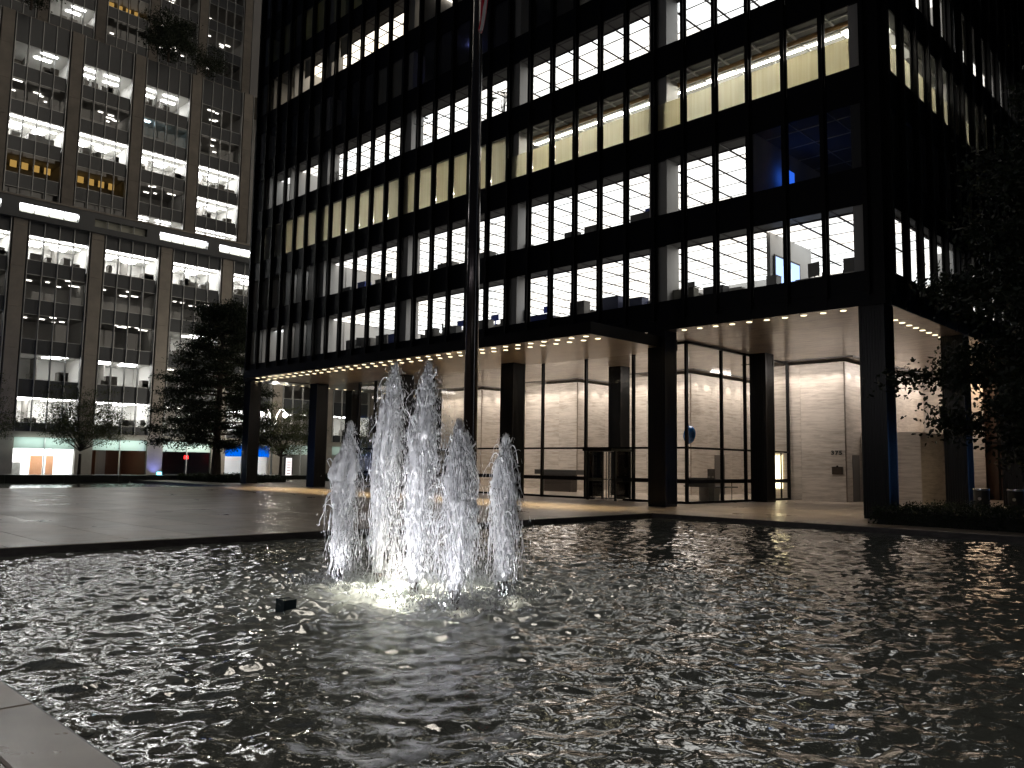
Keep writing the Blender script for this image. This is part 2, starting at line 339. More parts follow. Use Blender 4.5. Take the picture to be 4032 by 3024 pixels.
def wave_height(X, Y):
    Hs = np.zeros_like(X); Hl = np.zeros_like(X)
    for k in range(120):
        small = k % 2 == 0
        lam = .10*(3.2**rs.rand()) if small else .30*(3.4**rs.rand()); th = rs.rand()*2*np.pi if k % 3 else rs.normal(-.75, .5)
        kk = 2*np.pi/lam; ph = rs.rand()*2*np.pi
        arg = kk*(X*np.cos(th)+Y*np.sin(th))+ph + .8*np.sin(.9*X+ph)*np.cos(.7*Y-ph)
        wv = np.sin(arg) + .25*np.sin(2*arg+1.3)
        if small: Hs += .0060*lam*wv
        else: Hl += .0034*lam*wv
    D = np.hypot(X-FC[0], Y-FC[1])
    ring = np.zeros_like(X)
    for (nx, ny, h, _) in NOZ:
        d = np.hypot(X-nx, Y-ny)
        ring += .0022*np.sin(2*np.pi*d/.27 + nx*5 + .8*np.sin(3*np.arctan2(Y-ny, X-nx)))*np.exp(-d/4.) + .0030*np.sin(2*np.pi*d/.55+ny*3)*np.exp(-d/6.)
    patch = 1+.45*np.sin(.55*X+1.3*np.sin(.4*Y))*np.sin(.63*Y+1.1*np.cos(.5*X))
    return Hs*patch*(.14 + 1.3*np.exp(-(D/2.0)**2) + .80*np.exp(-D/5.5)) + Hl*(.42 + 1.6*np.exp(-(D/2.2)**2) + 1.25*np.exp(-D/5.5)) + ring
def water_sheet(name, x0, x1, y0, y1, step, m, calm=1.):
    nx, ny = int((x1-x0)/step)+1, int((y1-y0)/step)+1
    xs = np.linspace(x0, x1, nx); ys = np.linspace(y0, y1, ny); X, Y = np.meshgrid(xs, ys)
    Z = PW + wave_height(X, Y)*calm
    v = np.stack([X.ravel(), Y.ravel(), Z.ravel()], 1); i = np.arange(nx*ny).reshape(ny, nx)
    f = np.stack([i[:-1, :-1].ravel(), i[:-1, 1:].ravel(), i[1:, 1:].ravel(), i[1:, :-1].ravel()], 1)
    o = bpy.data.objects.new(name, np_mesh(name, v, f, m)); link(o); return tag(o, kind='structure')
water_sheet('pool_water', PX0+.013, PX1-.013, PY0+.013, PY1-.013, .028, water_mat('pool_water'))
water_sheet('far_pool_water', QX0+.002, QX1-.013, PY0+.002, PY1-.013, .12, water_mat('far_pool_water', False), 1.1)
# streets
B(-60, -150, -1.2, -51.9, 150, -.28).build('sidewalk', STREETW, kind='structure')
B(-60.25, -150, -1.2, -60.0, 150, -.26).build('kerb', STREETW, kind='structure')
B(-69.6, -150, -1.2, -60.25, 150, -.42).build('road', ASPH, kind='structure')
B(-69.6, 4, -.42, -69.5, 4.1, -.41)
B(-140, -150, -1.2, -69.602, 150, -.26).build('far_sidewalk', STREETW, kind='structure')
B(16, -60, -1.2, 60, 60, -.02).build('side_street_paving', STREETW, kind='structure')

# ------------------------------------------------------------------ the tower
T = empty('office_tower', (-21.15, 12, 0), 'black bronze and glass office tower on tall square columns over a glazed lobby', 'office tower')
def dup_part(src, parent, wl): return inst(src.name.split('.')[0], src.data, parent, wl)
# columns: box with raised corner fillets
def col_mesh(h):
    b = MB(); w = CW; b.box(-w+.02, -w+.02, 0, w-.02, w-.02, h)
    for sx in (-1, 1):
        for sy in (-1, 1):
            x0, x1 = sorted((sx*w, sx*(w-.09))); y0, y1 = sorted((sy*w, sy*(w-.09))); b.box(x0, y0, .1, x1, y1, h-.001)
    for k in range(7):
        o = -.27+k*.09
        for s in (-1, 1):
            y0, y1 = sorted((s*(w-.022), s*(w-.008))); b.box(o-.012, y0, .1, o+.012, y1, h-.001); b.box(y0, o-.012, .1, y1, o+.012, h-.001)
    b.box(-w+.008, -w+.008, 0, w-.008, w-.008, .1)
    return b.mesh('column', BRONZE_COL)
cm = col_mesh(ZS)
for r_ in range(3):
    for k in range(6):
        if r_ == 2 and 1 <= k <= 4: continue
        inst('column', cm, T, (-BAY*k, BAY*r_*.985, 0))
# soffit in strips (joints) around the canopy
NSF = 8
sm = B(.004, .004, 0, BAY-.004, 3.0-.008, .12).mesh('soffit_panel', SOFFIT)
for i in range(5):
    for j in range(NSF):
        inst('soffit_panel', sm, T, (-BAY*(i+1), -.02+3.0*j, ZS))
for j in range(NSF):
    B(.002, -.02+3*j, ZS, .48, 2.97+3*j, ZS+.12).build('soffit_edge', SOFFIT, T); B(XL-.48, -.02+3*j, ZS, XL-.002, 2.97+3*j, ZS+.12).build('soffit_edge', SOFFIT, T)
for i in range(5): B(-BAY*(i+1)+.004, GY+.02, ZS, -BAY*i-.004, -.03, ZS+.12).build('soffit_edge', SOFFIT, T)
B(XL-.48, GY+.02, ZS+.121, .48, 24, ZS+.2).build('soffit_slab', BLACK, T)
# fascia
ZF = SILL-1.229
for j in range(30): B(-M*(j+1)+.004, GY, ZS-.02, -M*j-.004, GY+.02, SILL-.001 if False else SILL-.62).build('fascia_panel', SPAN, T)
B(-M*30-.45, GY, ZS-.02, -M*30-.004, GY+.02, SILL+FH*8).build('corner_panel', BRONZE, T)
B(.004, GY, ZS-.02, .5, GY+.02, SILL+FH*8).build('corner_panel', BRONZE, T)
B(.48, GY+.02, ZS-.02, .5, -.02, SILL+FH*8).build('corner_panel', BRONZE, T)
NL = 8; SJ = 24; TOP = SILL+FH*NL
# mullions (I-beams)
def ibeam(h):
    b = MB(); b.box(-.075, -.180, 0, .075, -.165, h); b.box(-.012, -.165, 0, .012, -.012, h); b.box(-.075, -.012, 0, .075, .03, h); return b
mull = ibeam(TOP-ZS-.35).mesh('mullion', BRONZE)
for j in range(31): inst('mullion', mull, T, (-M*j, GY-.001, ZS+.35))
mull2 = bpy.data.meshes.new('mullion')
b = MB(); h = TOP-ZS-.35
b.box(.165, -.075, 0, .180, .075, h); b.box(.012, -.012, 0, .165, .012, h); b.box(-.03, -.075, 0, .012, .075, h); mull2 = b.mesh('mullion', BRONZE)
for j in range(SJ+1): inst('mullion', mull2, T, (.501, M*j, ZS+.35))
# spandrels
spm = B(.08, 0, 0, M-.08, .03, 1.229).mesh('spandrel_panel', SPAN)
spm0 = B(.08, 0, 0, M-.08, .03, .615).mesh('spandrel_panel', SPAN)
jv = {1: 0, 2: 0, 3: 0, 4: 1, 5: 7, 6: 13, 7: 19, 8: 25}
restsp = MB()
for n in range(1, NL+1):
    z = SILL+(n-1)*FH
    for j in range(30):
        if n == 1: inst('spandrel_panel', spm0, T, (-M*(j+1), GY, z-.615)); continue
        if j >= jv[n]: inst('spandrel_panel', spm, T, (-M*(j+1), GY, z-1.229))
        else: restsp.box(-M*(j+1)+.08, GY, z-1.229, -M*j-.08, GY+.03, z)
    for j in range(SJ): restsp.box(.47, M*j+.08, z-(1.229 if n > 1 else 1.1), .5, M*(j+1)-.08, z)
restsp.box(XL, GY, TOP-1.229, 0, GY+.03, TOP)
restsp.build('further_spandrels', SPAN, T, kind='stuff')
# windows: frame > pane (> blind)
fw = MB(); w = M-.16
for q in ((0, 0, w, .035), (0, WH-.035, w, WH), (0, .035, .022, WH-.035), (w-.022, .035, w, WH-.035)): fw.box(q[0], .0, q[1], q[2], .05, q[3])
framem = fw.mesh('window', BRONZE)
fs = MB()
for q in ((0, 0, w, .035), (0, WH-.035, w, WH), (0, .035, .022, WH-.035), (w-.022, .035, w, WH-.035)): fs.box(-.05, q[0], q[1], 0, q[2], q[3])
frames_side = fs.mesh('window', BRONZE)
pane = MB().quad((.022, .025, .035), (w-.022, .025, .035), (w-.022, .025, WH-.035), (.022, .025, WH-.035)).mesh('pane', GLASS)
panes = MB().quad((-.025, .022, .035), (-.025, w-.022, .035), (-.025, w-.022, WH-.035), (-.025, .022, WH-.035)).mesh('pane', GLASS)
def blind(h0, mt, side=False):
    if side: return B(-.16, -.06, .0, -.15, w+.06, h0).mesh('blind', mt)
    return B(-.06, .15, .0, w+.06, .16, h0).mesh('blind', mt)
bl_full, bl_half, bl_grey = blind(WH-.06, BLIND), blind(WH*.52, BLIND), blind(WH-.05, BLINDD)
bl_top = B(.03, .15, WH*.45, w-.03, .16, WH-.05).mesh('blind', BLINDD)
bs_half, bs_grey = blind(WH*.52, BLIND, True), blind(WH-.05, BLINDD, True)
for n in range(1, NL+1):
    z = SILL+(n-1)*FH
    for j in range(jv[n], 30):
        wo = inst('window', framem, T, (-M*(j+1)+.08, GY, z)); wl = WL[wo.name]
        inst('pane', pane, wo, wl)
        bm = None
        if n == 3: bm = bl_half if j <= 11 else (bl_full if j <= 26 else bl_grey)
        if n == 5 and j in (18, 19, 24): bm = bl_grey
        if n == 7 and j in (24, 25, 21, 27): bm = bl_full
        if n == 6 and j in (22, 23, 25): bm = bl_top
        if n in (4, 6) and j == 29: bm = bl_grey
        if bm: inst('blind', bm, wo, wl)
    if n <= 6:
        for j in range(0 if n < 4 else (2 if n == 4 else 7), 15 if n < 6 else 16):
            if n == 6 and j < 13: continue
            wo = inst('window', frames_side, T, (.5, M*j+.08, z)); wl = WL[wo.name]
            inst('pane', panes, wo, wl)
            bm = None
            if n == 3: bm = bs_half if j <= 7 else bs_grey
            if n == 2 or n > 4: bm = bs_grey
            if n == 4 and j in (3, 5, 7): bm = bs_grey
            if bm: inst('blind', bm, wo, wl)
# the tower goes on above the picture, and its other faces have lit floors too
UPW = emit('lit_window_upper', (1., .92, .80), 1.25); NOW = emit('lit_window_north', (1., .90, .76), .34); up = MB(); un = MB(); ur = random.Random(5)
B(XL-.44, GY+.03, TOP+.21, .47, 34.1, TOP+62).build('upper_tower', SPAN, T)
for n in range(1, NL+18):
    z = SILL+(n-1)*FH; a_lit = ur.random() < .5
    if n > NL and a_lit:
        for j in range(30):
            if ur.random() < .85: x = -M*(j+1)+.08; up.quad((x, GY-.01, z), (x+w, GY-.01, z), (x+w, GY-.01, z+WH), (x, GY-.01, z+WH))
        for j in range(SJ):
            if ur.random() < .8: y = M*j+.08; up.quad((.52, y, z), (.52, y+w, z), (.52, y+w, z+WH), (.52, y, z+WH))
    if ur.random() < .75:
        for j in range(SJ):
            if ur.random() < .85: y = M*j+.08; un.quad((XL-.46, y+w, z), (XL-.46, y, z), (XL-.46, y, z+WH), (XL-.46, y+w, z+WH))
up.build('upper_windows', UPW, T, kind='stuff'); un.build('north_windows', NOW, T, kind='stuff')
# floors, ceilings, core, interior columns
fl = MB(); ce = MB()
for n in range(1, NL+2):
    z = SILL+(n-1)*FH
    if n <= NL: fl.box(XL-.4, GY+.06, z-.5, .46, 34, z-.28)
    ce.box(XL-.4, GY+.06, z-FH+WH+.08 if n > 1 else ZS+.25, .46, 34, z-.505)
fl.build('floor_slab', CARPET, T); ce.build('ceiling_slab', CEIL, T)
B(XL-.44, -.45, ZS, XL-.405, 34, TOP).build('north_wall', BRONZE, T); B(XL, 34, ZS, .46, 34.1, TOP).build('rear_wall', BRONZE, T)
B(XL-.44, GY, TOP, .5, 34.1, TOP+.2).build('roof', BLACK, T)
core = MB()
for n in range(1, NL+1):
    z = SILL+(n-1)*FH; core.box(-36, 10.8, z-.28, -13.1, 33.9, z+WH+.08); core.box(-13.095, 7.9, z-.28, -7.6, 33.9, z+WH+.08)
core.build('core_wall', WHITE, T)
icm = B(-.43, -.28, 0, .43, .58, WH+.36).mesh('interior_column', WHITE)
part = MB()
for n in range(1, NL+1):
    z = SILL+(n-1)*FH-.28
    for k in range(1, 6): inst('interior_column', icm, T, (-BAY*k, 0, z))
    for k in range(1, 3): inst('interior_column', icm, T, (-.12, BAY*k, z))
    inst('interior_column', B(-.5, -.43, 0, -.03, .43, WH+.36).mesh('interior_column', WHITE if n in (1, 3, 4) else DARKF), T, (0, 0, z))  # corner columns of the other floors coloured dark to look unlit
# partitions (white cross walls)
for n in (1, 2, 4, 6):
    z = SILL+(n-1)*FH-.28; h = WH+.36
    for x in ((-M*24.05,) if n < 3 else ()): part.box(x, -.25, z, x+.1, 7.9, z+h)
    part.box(-M*27.0, -.25, z, -M*27.0+.1, 5, z+h)
    if n < 3:
        part.box(-M*27, 1.6, z, -M*23.9, 1.7, z+h)
        part.box(-M*26, -.25, z, -M*26+.08, 1.6, z+h); part.box(-M*25, -.25, z, -M*25+.08, 1.6, z+h)
    part.box(-M*29, -.25, z, -M*29+.1, 2.2, z+h)
z = SILL-.28
part.box(-4.25, .75, z, -4.1, 4.3, z+WH+.36)        # wall that carries the screen
z2 = SILL+FH-.28; part.box(-4.26, -.45, z2, -4.16, 7.9, z2+WH+.36)
part.box(-M*17-.35, -.2, SILL+5*FH-.28, -M*17-.25, 7.9, SILL+5*FH+WH+.08)
part.box(-M*7.02, 7.6, z, -M*7, 7.9, z+WH)
part.build('partition_wall', WHITE, T)
# luminous ceilings
pm = {}
def panel(wd, mt, key):
    k = (round(wd, 2), key)
    if k not in pm: pm[k] = B(.022, .018, 0, M-.022, wd-.018, .03).mesh('ceiling_panel', mt)
    return pm[k]
extra = MB(); extraW = MB(); cnt = 0
lit = {1: (0, 29, 8), 2: (3, 26, 8), 4: (0, 28, 6), 6: (17, 27, 4)}
order = []
for n, (j0, j1, rows) in lit.items():
    zc = SILL+(n-1)*FH+WH+.045
    for rr in range(rows):
        y0 = .56 if rr == 0 else .56+.72+(rr-1)*1.41; wd = .72 if rr == 0 else 1.41
        for j in range(j0, j1+1):
            if n < 3 and 24 <= j <= 26 and rr > 0: continue
            if j < 9 and rr > 5: continue
            order.append((rr*2+n*.7, n, j, y0, wd, zc))
order.sort()
for _, n, j, y0, wd, zc in order:
    if cnt < 296:
        inst('ceiling_panel', panel(wd, PANEL if n != 6 else PANEL_W, n == 6), T, (-M*(j+1), y0, zc)); cnt += 1
    else: (extra if n != 6 else extraW).box(-M*(j+1)+.022, y0+.018, zc, -M*j-.022, y0+wd-.018, zc+.03)
for n, j0, j1 in ((1, 0, 14), (4, 0, 10)):          # side wing of the same floors
    zc = SILL+(n-1)*FH+WH+.045
    for i in range(4):
        for k in range(j0, j1):
            y = .56+.72+1.41*(5 if n == 1 else 4)+1.41*k
            extra.box(-M*(i+1)+.022-.5, y+.018, zc, -M*i-.022-.5, y+1.39, zc+.03)
extra.build('further_ceiling_panels', PANEL, T, kind='stuff'); extraW.build('further_warm_ceiling_panels', PANEL_W, T, kind='stuff')
GRIDM = pbr('ceiling_grid_grey', (.09, .075, .08), .6)
for n, (j0, j1, rows) in lit.items():
    zc = SILL+(n-1)*FH+WH+.045; g_ = MB(); ye = .56+.72+(rows-1)*1.41
    for j in range(j0, j1+2): g_.box(-M*j-.048, .5, zc-.022, -M*j+.048, ye if j > 9 else min(ye, 7.6), zc+.034)
    for rr in range(rows+1):
        y = .56 if rr == 0 else .56+.72+(rr-1)*1.41
        for j in range(j0 if y < 7.7 else max(j0, 9), j1+1): g_.box(-M*(j+1)+.05, y-.032, zc-.015, -M*j-.05, y+.032, zc+.034)
    g_.build('ceiling_grid', GRIDM, T)
    g2 = MB()
    for j in range(j0, j1+1): g2.box(-M*(j+1)+.04, -.18, zc+.022, -M*j-.04, -.12, zc+.034)
    for j in range(j0, j1+2): g2.box(-M*j-.03, -.38, zc+.012, -M*j+.03, .49, zc+.034)
    g2.build('blind_slot', BLACK if False else GRIDM, T)
# third office floor: open ceiling, beams and bare tubes
zc = SILL+2*FH+WH+.06
tubem = B(.04, 0, 0, M-.04, .09, .05).mesh('light_tube', TUBE)
for j in range(0, 27):
    if j < 12: inst('light_tube', tubem, T, (-M*(j+1), 1.25, zc-.09))
    if j >= 12: inst('light_tube', tubem, T, (-M*(j+1), 4.2, zc-.12)); inst('light_tube', tubem, T, (-M*(j+1), 5.2, zc-.12))
    
    if j < 12: inst('light_tube', tubem, T, (-M*(j+1), 2.05, zc-.12))
    inst('light_tube', tubem, T, (-M*(j+1), 3.4, zc-.12))
for j in range(0, 13):
    for y in (.98, 2.4, 3.7): inst('ceiling_panel', panel(1.2, CEILGLOW, 'y'), T, (-M*(j+1), y, zc+.002)) if (j*3+int(y)) % 4 else None  # glowing pieces added to lighten this ceiling
tb2 = MB(); bm_ = MB(); du = MB()
for k in range(14): tb2.box(-1.3, 1.5+k*1.41, zc-.1, -1.2, 2.7+k*1.41, zc-.05)
tb2.build('side_light_tubes', TUBE, T, kind='stuff')
for j in range(0, 13): bm_.box(-M*j-.04, -.3, zc-.07, -M*j+.04, 7.8, zc-.01)
for y in (.05, .95, 2.35, 3.6): bm_.box(XL, y, zc-.08, 0, y+.07, zc-.02)
bm_.build('ceiling_beam', WHITE, T)
du.tube([(XL*.45, .6, zc-.1), (-.6, .6, zc-.1)], .09, 10); du.build('air_duct', pbr('brown_duct', (.30, .17, .06), .5), T)
# dim floors: dark blue room on the second office floor, grey rooms above
BLUEGL = emit('blue_room_light', (.16, .28, 1.0), .12)
B(-3.9, 1.5, SILL+FH+.9, -3.86, 2.4, SILL+FH+1.5).build('glowing_screen', emit('blue_screen', (.03, .16, 1.), .22), T)
B(-1.9, 3.2, SILL+FH-.2, -1.2, 3.9, SILL+FH-.1).build('blue_uplight', BLUEGL, T)
zc2 = SILL+FH+WH+.07
gg = MB()
for k in range(4): gg.box(-M*k-1.41-.02, -.2, zc2-.03, -M*k-1.41+.02, 7.8, zc2); gg.box(-5, .6+k*1.41, zc2-.028, 0, .64+k*1.41, zc2-.002)
gg.build('ceiling_grid', WHITE, T)
for k, (n, x, y, s) in enumerate(((5, -M*15.5, 1.5, .5), (5, -M*10.5, 3, .35), (7, -M*22, 2.5, 1.0), (7, -M*26, 2.5, 1.1), (5, -M*20, 3, .3), (6, -M*29, 3, .8), (2, -M*28.5, 3.5, .7), (2, -1, 12, .35), (5, -1, 13, .4), (6, -M*15, 3, .35))):
    c = (.25, .3, 1.) if (n, k) == (5, 0) else ((.8, .85, .5) if n == 7 else (1, .95, .85))
    B(x-.3, y-.08, SILL+(n-1)*FH+WH-.03, x+.3, y+.08, SILL+(n-1)*FH+WH+.02).build('night_light', emit('night_light_%d' % k, c, s*3), T)
# canopy over the entrance
CX0, CX1, CY0, CZ = -34.1, -8.3, -4.85, 6.35
for i in range(6):
    x0 = CX0+(CX1-CX0)*i/6
    for (ya, yb) in ((CY0+.05, -2.2), (-2.195, .39), (.395, .8)):
        B(x0+.003, ya, CZ, x0+(CX1-CX0)/6-.003, yb, CZ+.05).build('canopy_panel', CANOPYM, T)
cf = MB(); cf.box(CX0-.04, CY0, CZ-.03, CX1+.04, CY0+.045, CZ+.42); cf.box(CX0-.04, CY0+.045, CZ-.03, CX0-.001, 0.8, CZ+.42); cf.box(CX1+.001, CY0+.045, CZ-.03, CX1+.04, 0.8, CZ+.42); cf.box(CX0, CY0+.05, CZ+.051, CX1, 0.8, CZ+.41)
cf.build('canopy_fascia', BRONZE, T)
# downlights: a lens and the lamp behind it
lens = MB().tube([(0, 0, -.012), (0, 0, .0)], .105, 16).mesh('downlight', LAMPD)
ring = MB().tube([(0, 0, -.018), (0, 0, .0)], .125, 16).mesh('downlight', BRONZE)
def lamp(name, kind, loc, energy, col, rot=(0, 0, 0), **kw):
    l = bpy.data.lights.new(name, kind); l.energy = energy; l.color = col
    for k, v in kw.items(): setattr(l, k, v)
    o = bpy.data.objects.new(name, l); COL.objects.link(o); o.location = loc; o.rotation_euler = rot; return o
def downlight(x, y, z, e, col=(1, .80, .50), size=85):
    inst('downlight', lens, T, (x, y, z))
    if e: 
        o = lamp('downlight_beam', 'SPOT', (x, y, z-.03), e, col, spot_size=math.radians(size), spot_blend=.7, shadow_soft_size=.09)
        o.parent = T; o.location = Vector((x, y, z-.03))-WL[T.name]
for k in range(36):
    x = CX1-.62-k*.705
    for y in (-4.3, -3.59): downlight(x, y, CZ, 150 if k % 2 == (0 if y < -4 else 1) else 0, (1, .76, .40), 48)
for k in range(11):
    x = -.4-k*.705; downlight(x, .05, ZS, 44 if k % 2 == 0 else 0)
    downlight(XL+.4+k*.705, .05, ZS, 40 if k % 4 == 0 else 0, size=70)
for k in range(24):
    if k*.73 % 8.3 < .5: continue
    downlight(-.43, .78+k*.73, ZS, 42 if k % 4 == 0 else 0); downlight(XL+.3, .78+k*.73, ZS, 0)
# travertine blocks of the lobby core, clad with slabs
JZ = [0, 1.15, 2.3, 3.42, 4.55, 5.66, 6.86]
def trav_wall(x0, y0, x1, y1, n, zz=JZ):        # vertical wall from (x0,y0) to (x1,y1), slabs as parts
    ax = abs(x1-x0) > abs(y1-y0)
    for k in range(n):
        for i in range(len(zz)-1):
            a, b_ = k/n, (k+1)/n; g = .004
            if i % 2 and n > 1:
                if k == n-1: a, b_ = a-.0, b_
            if ax: B(x0+(x1-x0)*a+g, y0, zz[i]+g, x0+(x1-x0)*b_-g, y0+.05+R.uniform(0, .002), zz[i+1]-g).build('travertine_slab', TRAV, T)
            else:
                s = math.copysign(1, 1); B(x0-.05, y0+(y1-y0)*a+g, zz[i]+g, x0+R.uniform(0, .002), y0+(y1-y0)*b_-g, zz[i+1]-g).build('travertine_slab', TRAV, T)
backing = MB()
TB = pbr('travertine_joint', (.22, .17, .13), .9)
blocks = [(-10.55, -6.05), (-19.25, -14.75), (-27.6, -23.05), (-36.3, -31.9)]
for (a, b_) in blocks:
    backing.box(a+.03, 12.13, 0, b_-.03, 23.4, 6.82)
    trav_wall(a, 12.1, b_-.052, 12.1, 2 if a > -12 else 3)
    trav_wall(b_, 12.155, b_, 23.3, 4)
backing.build('core_backing', TB, T)
B(-36, 23.6, 0, -3, 23.7, ZS).build('lobby_rear_wall', TRAV, T)
# low travertine enclosure beside the core
trav_wall(-6.0, 13.8, -3.2, 13.8, 1, [0, 1.15, 2.3, 3.42]); trav_wall(-3.2, 13.855, -3.2, 20, 2, [0, 1.15, 2.3, 3.42])
B(-5.99, 13.86, 0, -3.26, 20, 3.4).build('enclosure_backing', TB, T)
# wall washers
for (a, b_) in blocks:
    n = 6
    for k in range(n):
        x = a+.4+(b_-a-.8)*k/(n-1)
        o = lamp('wall_washer', 'SPOT', (0, 0, 0), 22, (1, .90, .82), (math.radians(16), 0, 0), spot_size=math.radians(74), spot_blend=.7, shadow_soft_size=.04)
        o.parent = T; o.location = Vector((x, 11.45, 6.9))-WL[T.name]
for (b_, nn, e) in ((-6.05, 9, 22), (-14.75, 9, 22), (-23.05, 8, 22), (-31.9, 6, 22)):
    for k in range(nn):
        o = lamp('wall_washer', 'SPOT', (0, 0, 0), e, (1, .90, .82), (0, math.radians(16), 0), spot_size=math.radians(74), spot_blend=.7, shadow_soft_size=.04)
        o.parent = T; o.location = Vector((b_+.6, 12.6+k*1.2, 6.9))-WL[T.name]
slot = MB()
for (a, b_) in blocks: slot.box(a-.6, 11.3, 6.965, b_+.75, 11.5, 6.999); slot.box(b_+.5, 11.5, 6.965, b_+.75, 23, 6.999)
slot.build('light_slot', BLACK, T)
# doors in the core
B(-6.055, 12.8, .01, -6.03, 13.65, 2.28).build('service_door', pbr('grey_door', (.12, .115, .11), .5), T)
B(-14.755, 14.6, .01, -14.72, 15.7, 2.3).build('service_door', pbr('grey_door_inside', (.12, .11, .10), .5), T)
# lobby floor
for i in range(9):
    for j in range(8):
        x0 = -33.3+i*2.7; B(x0+.004, 2.75+j*2.6, -.1, x0+2.7-.004, 2.75+(j+1)*2.6-.008, .004).build('lobby_floor_slab', FLOORT, T)
# lobby glazing
GF = 2.66; GX = -8.95
mw = MB()
for x in [GX-.08]+[-11.82, -14.6, -17.4, -20.2, -23.2, -26.0, -28.8, -31.6, -33.3]: B(x-.05, GF-.08, 0, x+.05, GF+.08, ZS-.001).build('lobby_mullion', BRONZE, T)
for y in (5.45, 7.6, 9.3, 12.0): B(GX-.08, y-.05, 0, GX+.06, y+.05, ZS-.001).build('lobby_mullion', BRONZE, T)
for (z0, z1, d) in ((0.002, .10, .05), (2.35, 2.44, .045), (.87, 1.05, .03), (6.9, 6.998, .05)):
    xs = [GX-.08]+[-11.82, -14.6, -17.4, -20.2, -23.2, -26.0, -28.8, -31.6, -33.3]
    for k in range(len(xs)-1):
        if k == 1 and z0 < 2: 
            B(xs[k+1]+.05, GF-d, z0, -14.06, GF+d, z1).build('lobby_rail', BRONZE, T); B(-12.39, GF-d, z0, xs[k]-.05, GF+d, z1).build('lobby_rail', BRONZE, T); continue
        if k == 5 and z0 < 2: continue
        B(xs[k+1]+.05, GF-d, z0, xs[k]-.05, GF+d, z1).build('lobby_rail', BRONZE, T)
    ys = [GF, 5.45, 7.6, 9.3, 12.0]
    for k in range(4): B(GX-d, ys[k]+.08 if k == 0 else ys[k]+.05, z0, GX+d, ys[k+1]-.05, z1).build('lobby_rail', BRONZE, T)
xs = [GX-.08]+[-11.82, -14.6, -17.4, -20.2, -23.2, -26.0, -28.8, -31.6, -33.3]
for k in range(len(xs)-1):
    for (z0, z1) in ((.10, 2.35), (2.44, 6.9)):
        if z0 < 1 and k in (1, 5): continue
        MB().quad((xs[k+1]+.05, GF, z0), (xs[k]-.05, GF, z0), (xs[k]-.05, GF, z1), (xs[k+1]+.05, GF, z1)).build('lobby_pane', GLASSL, T)
for k in range(4):
    ya, yb = [GF, 5.45, 7.6, 9.3, 12.0][k:k+2]
    for (z0, z1) in ((.10, 2.35), (2.44, 6.9)):
        MB().quad((GX, ya+.06, z0), (GX, yb-.05, z0), (GX, yb-.05, z1), (GX, ya+.06, z1)).build('lobby_pane', GLASSL, T)
# left side wall of the lobby box
for y in (5.5, 8.6, 11.9): B(-33.4, y-.05, 0, -33.3, y+.05, ZS-.001).build('lobby_mullion', BRONZE, T)
MB().quad((-33.35, 2.7, .1), (-33.35, 12, .1), (-33.35, 12, 6.9), (-33.35, 2.7, 6.9)).build('lobby_pane', GLASSL, T)
# revolving door
for cx in (-13.22, -24.6):
    rd = B(cx-.84, GF-.9, 2.24, cx+.84, GF+.9, 2.35).build('revolving_door', BRONZE, T)
    for sx in (-1, 1):
        for sy in (-1, 1): B(cx+sx*.80-.04, GF+sy*.55-.05, 0, cx+sx*.80+.04, GF+sy*.55+.05, 2.24).build('door_post', BRONZE, rd)
        p = B(cx+sx*.80-.012, GF-.5, .12, cx+sx*.80+.012, GF+.5, 2.24).build('curved_pane', GLASSL, rd); B(cx+sx*.8-.02, GF-.5, .85, cx+sx*.8+.02, GF+.5, 1.0).build('push_rail', BRONZE, rd)
    for a in (.5, .5+math.pi/2):
        q = MB(); q.tube([(cx-.75*math.cos(a), GF-.75*math.sin(a), .06), (cx-.75*math.cos(a), GF-.75*math.sin(a), 2.2)], .02, 6); q.tube([(cx+.75*math.cos(a), GF+.75*math.sin(a), .06), (cx+.75*math.cos(a), GF+.75*math.sin(a), 2.2)], .02, 6)
        q.tube([(cx-.75*math.cos(a), GF-.75*math.sin(a), .08), (cx+.75*math.cos(a), GF+.75*math.sin(a), .08)], .03, 6); q.tube([(cx-.75*math.cos(a), GF-.75*math.sin(a), .95), (cx+.75*math.cos(a), GF+.75*math.sin(a), .95)], .025, 6); q.tube([(cx, GF, .05), (cx, GF, 2.2)], .03, 8)
        q.build('door_wing', BRONZE, rd)
        MB().quad((cx-.75*math.cos(a), GF-.75*math.sin(a), .1), (cx+.75*math.cos(a), GF+.75*math.sin(a), .1), (cx+.75*math.cos(a), GF+.75*math.sin(a), 2.2), (cx-.75*math.cos(a), GF-.75*math.sin(a), 2.2)).build('wing_pane', GLASSL, rd)
# glowing lift lobby screen seen behind the side door
scr = B(-10.25, 12.04, .55, -9.35, 12.09, 2.27).build('lit_panel', emit('amber_panel', (1., .84, .50), 1.5), T)
q = MB()
for x in (-10.25, -10.03, -9.80, -9.57, -9.35): q.box(x-.012, 12.015, .55, x+.012, 12.038, 2.27)
for z in (.55, .9, 1.4, 2.25): q.box(-10.25, 12.012, z-.012, -9.35, 12.014, z+.012)
q.build('panel_bars', BRONZE, scr)
sd = MB()
for y in (9.75, 10.45, 11.15): sd.box(GX-.035, y-.03, .01, GX+.035, y+.03, 2.34)
sd.build('side_door_frame', BRONZE, T)
scr2 = B(-29.6, 22.6, .4, -28.0, 22.66, 2.3).build('lit_panel', bpy.data.materials['amber_panel'], T)
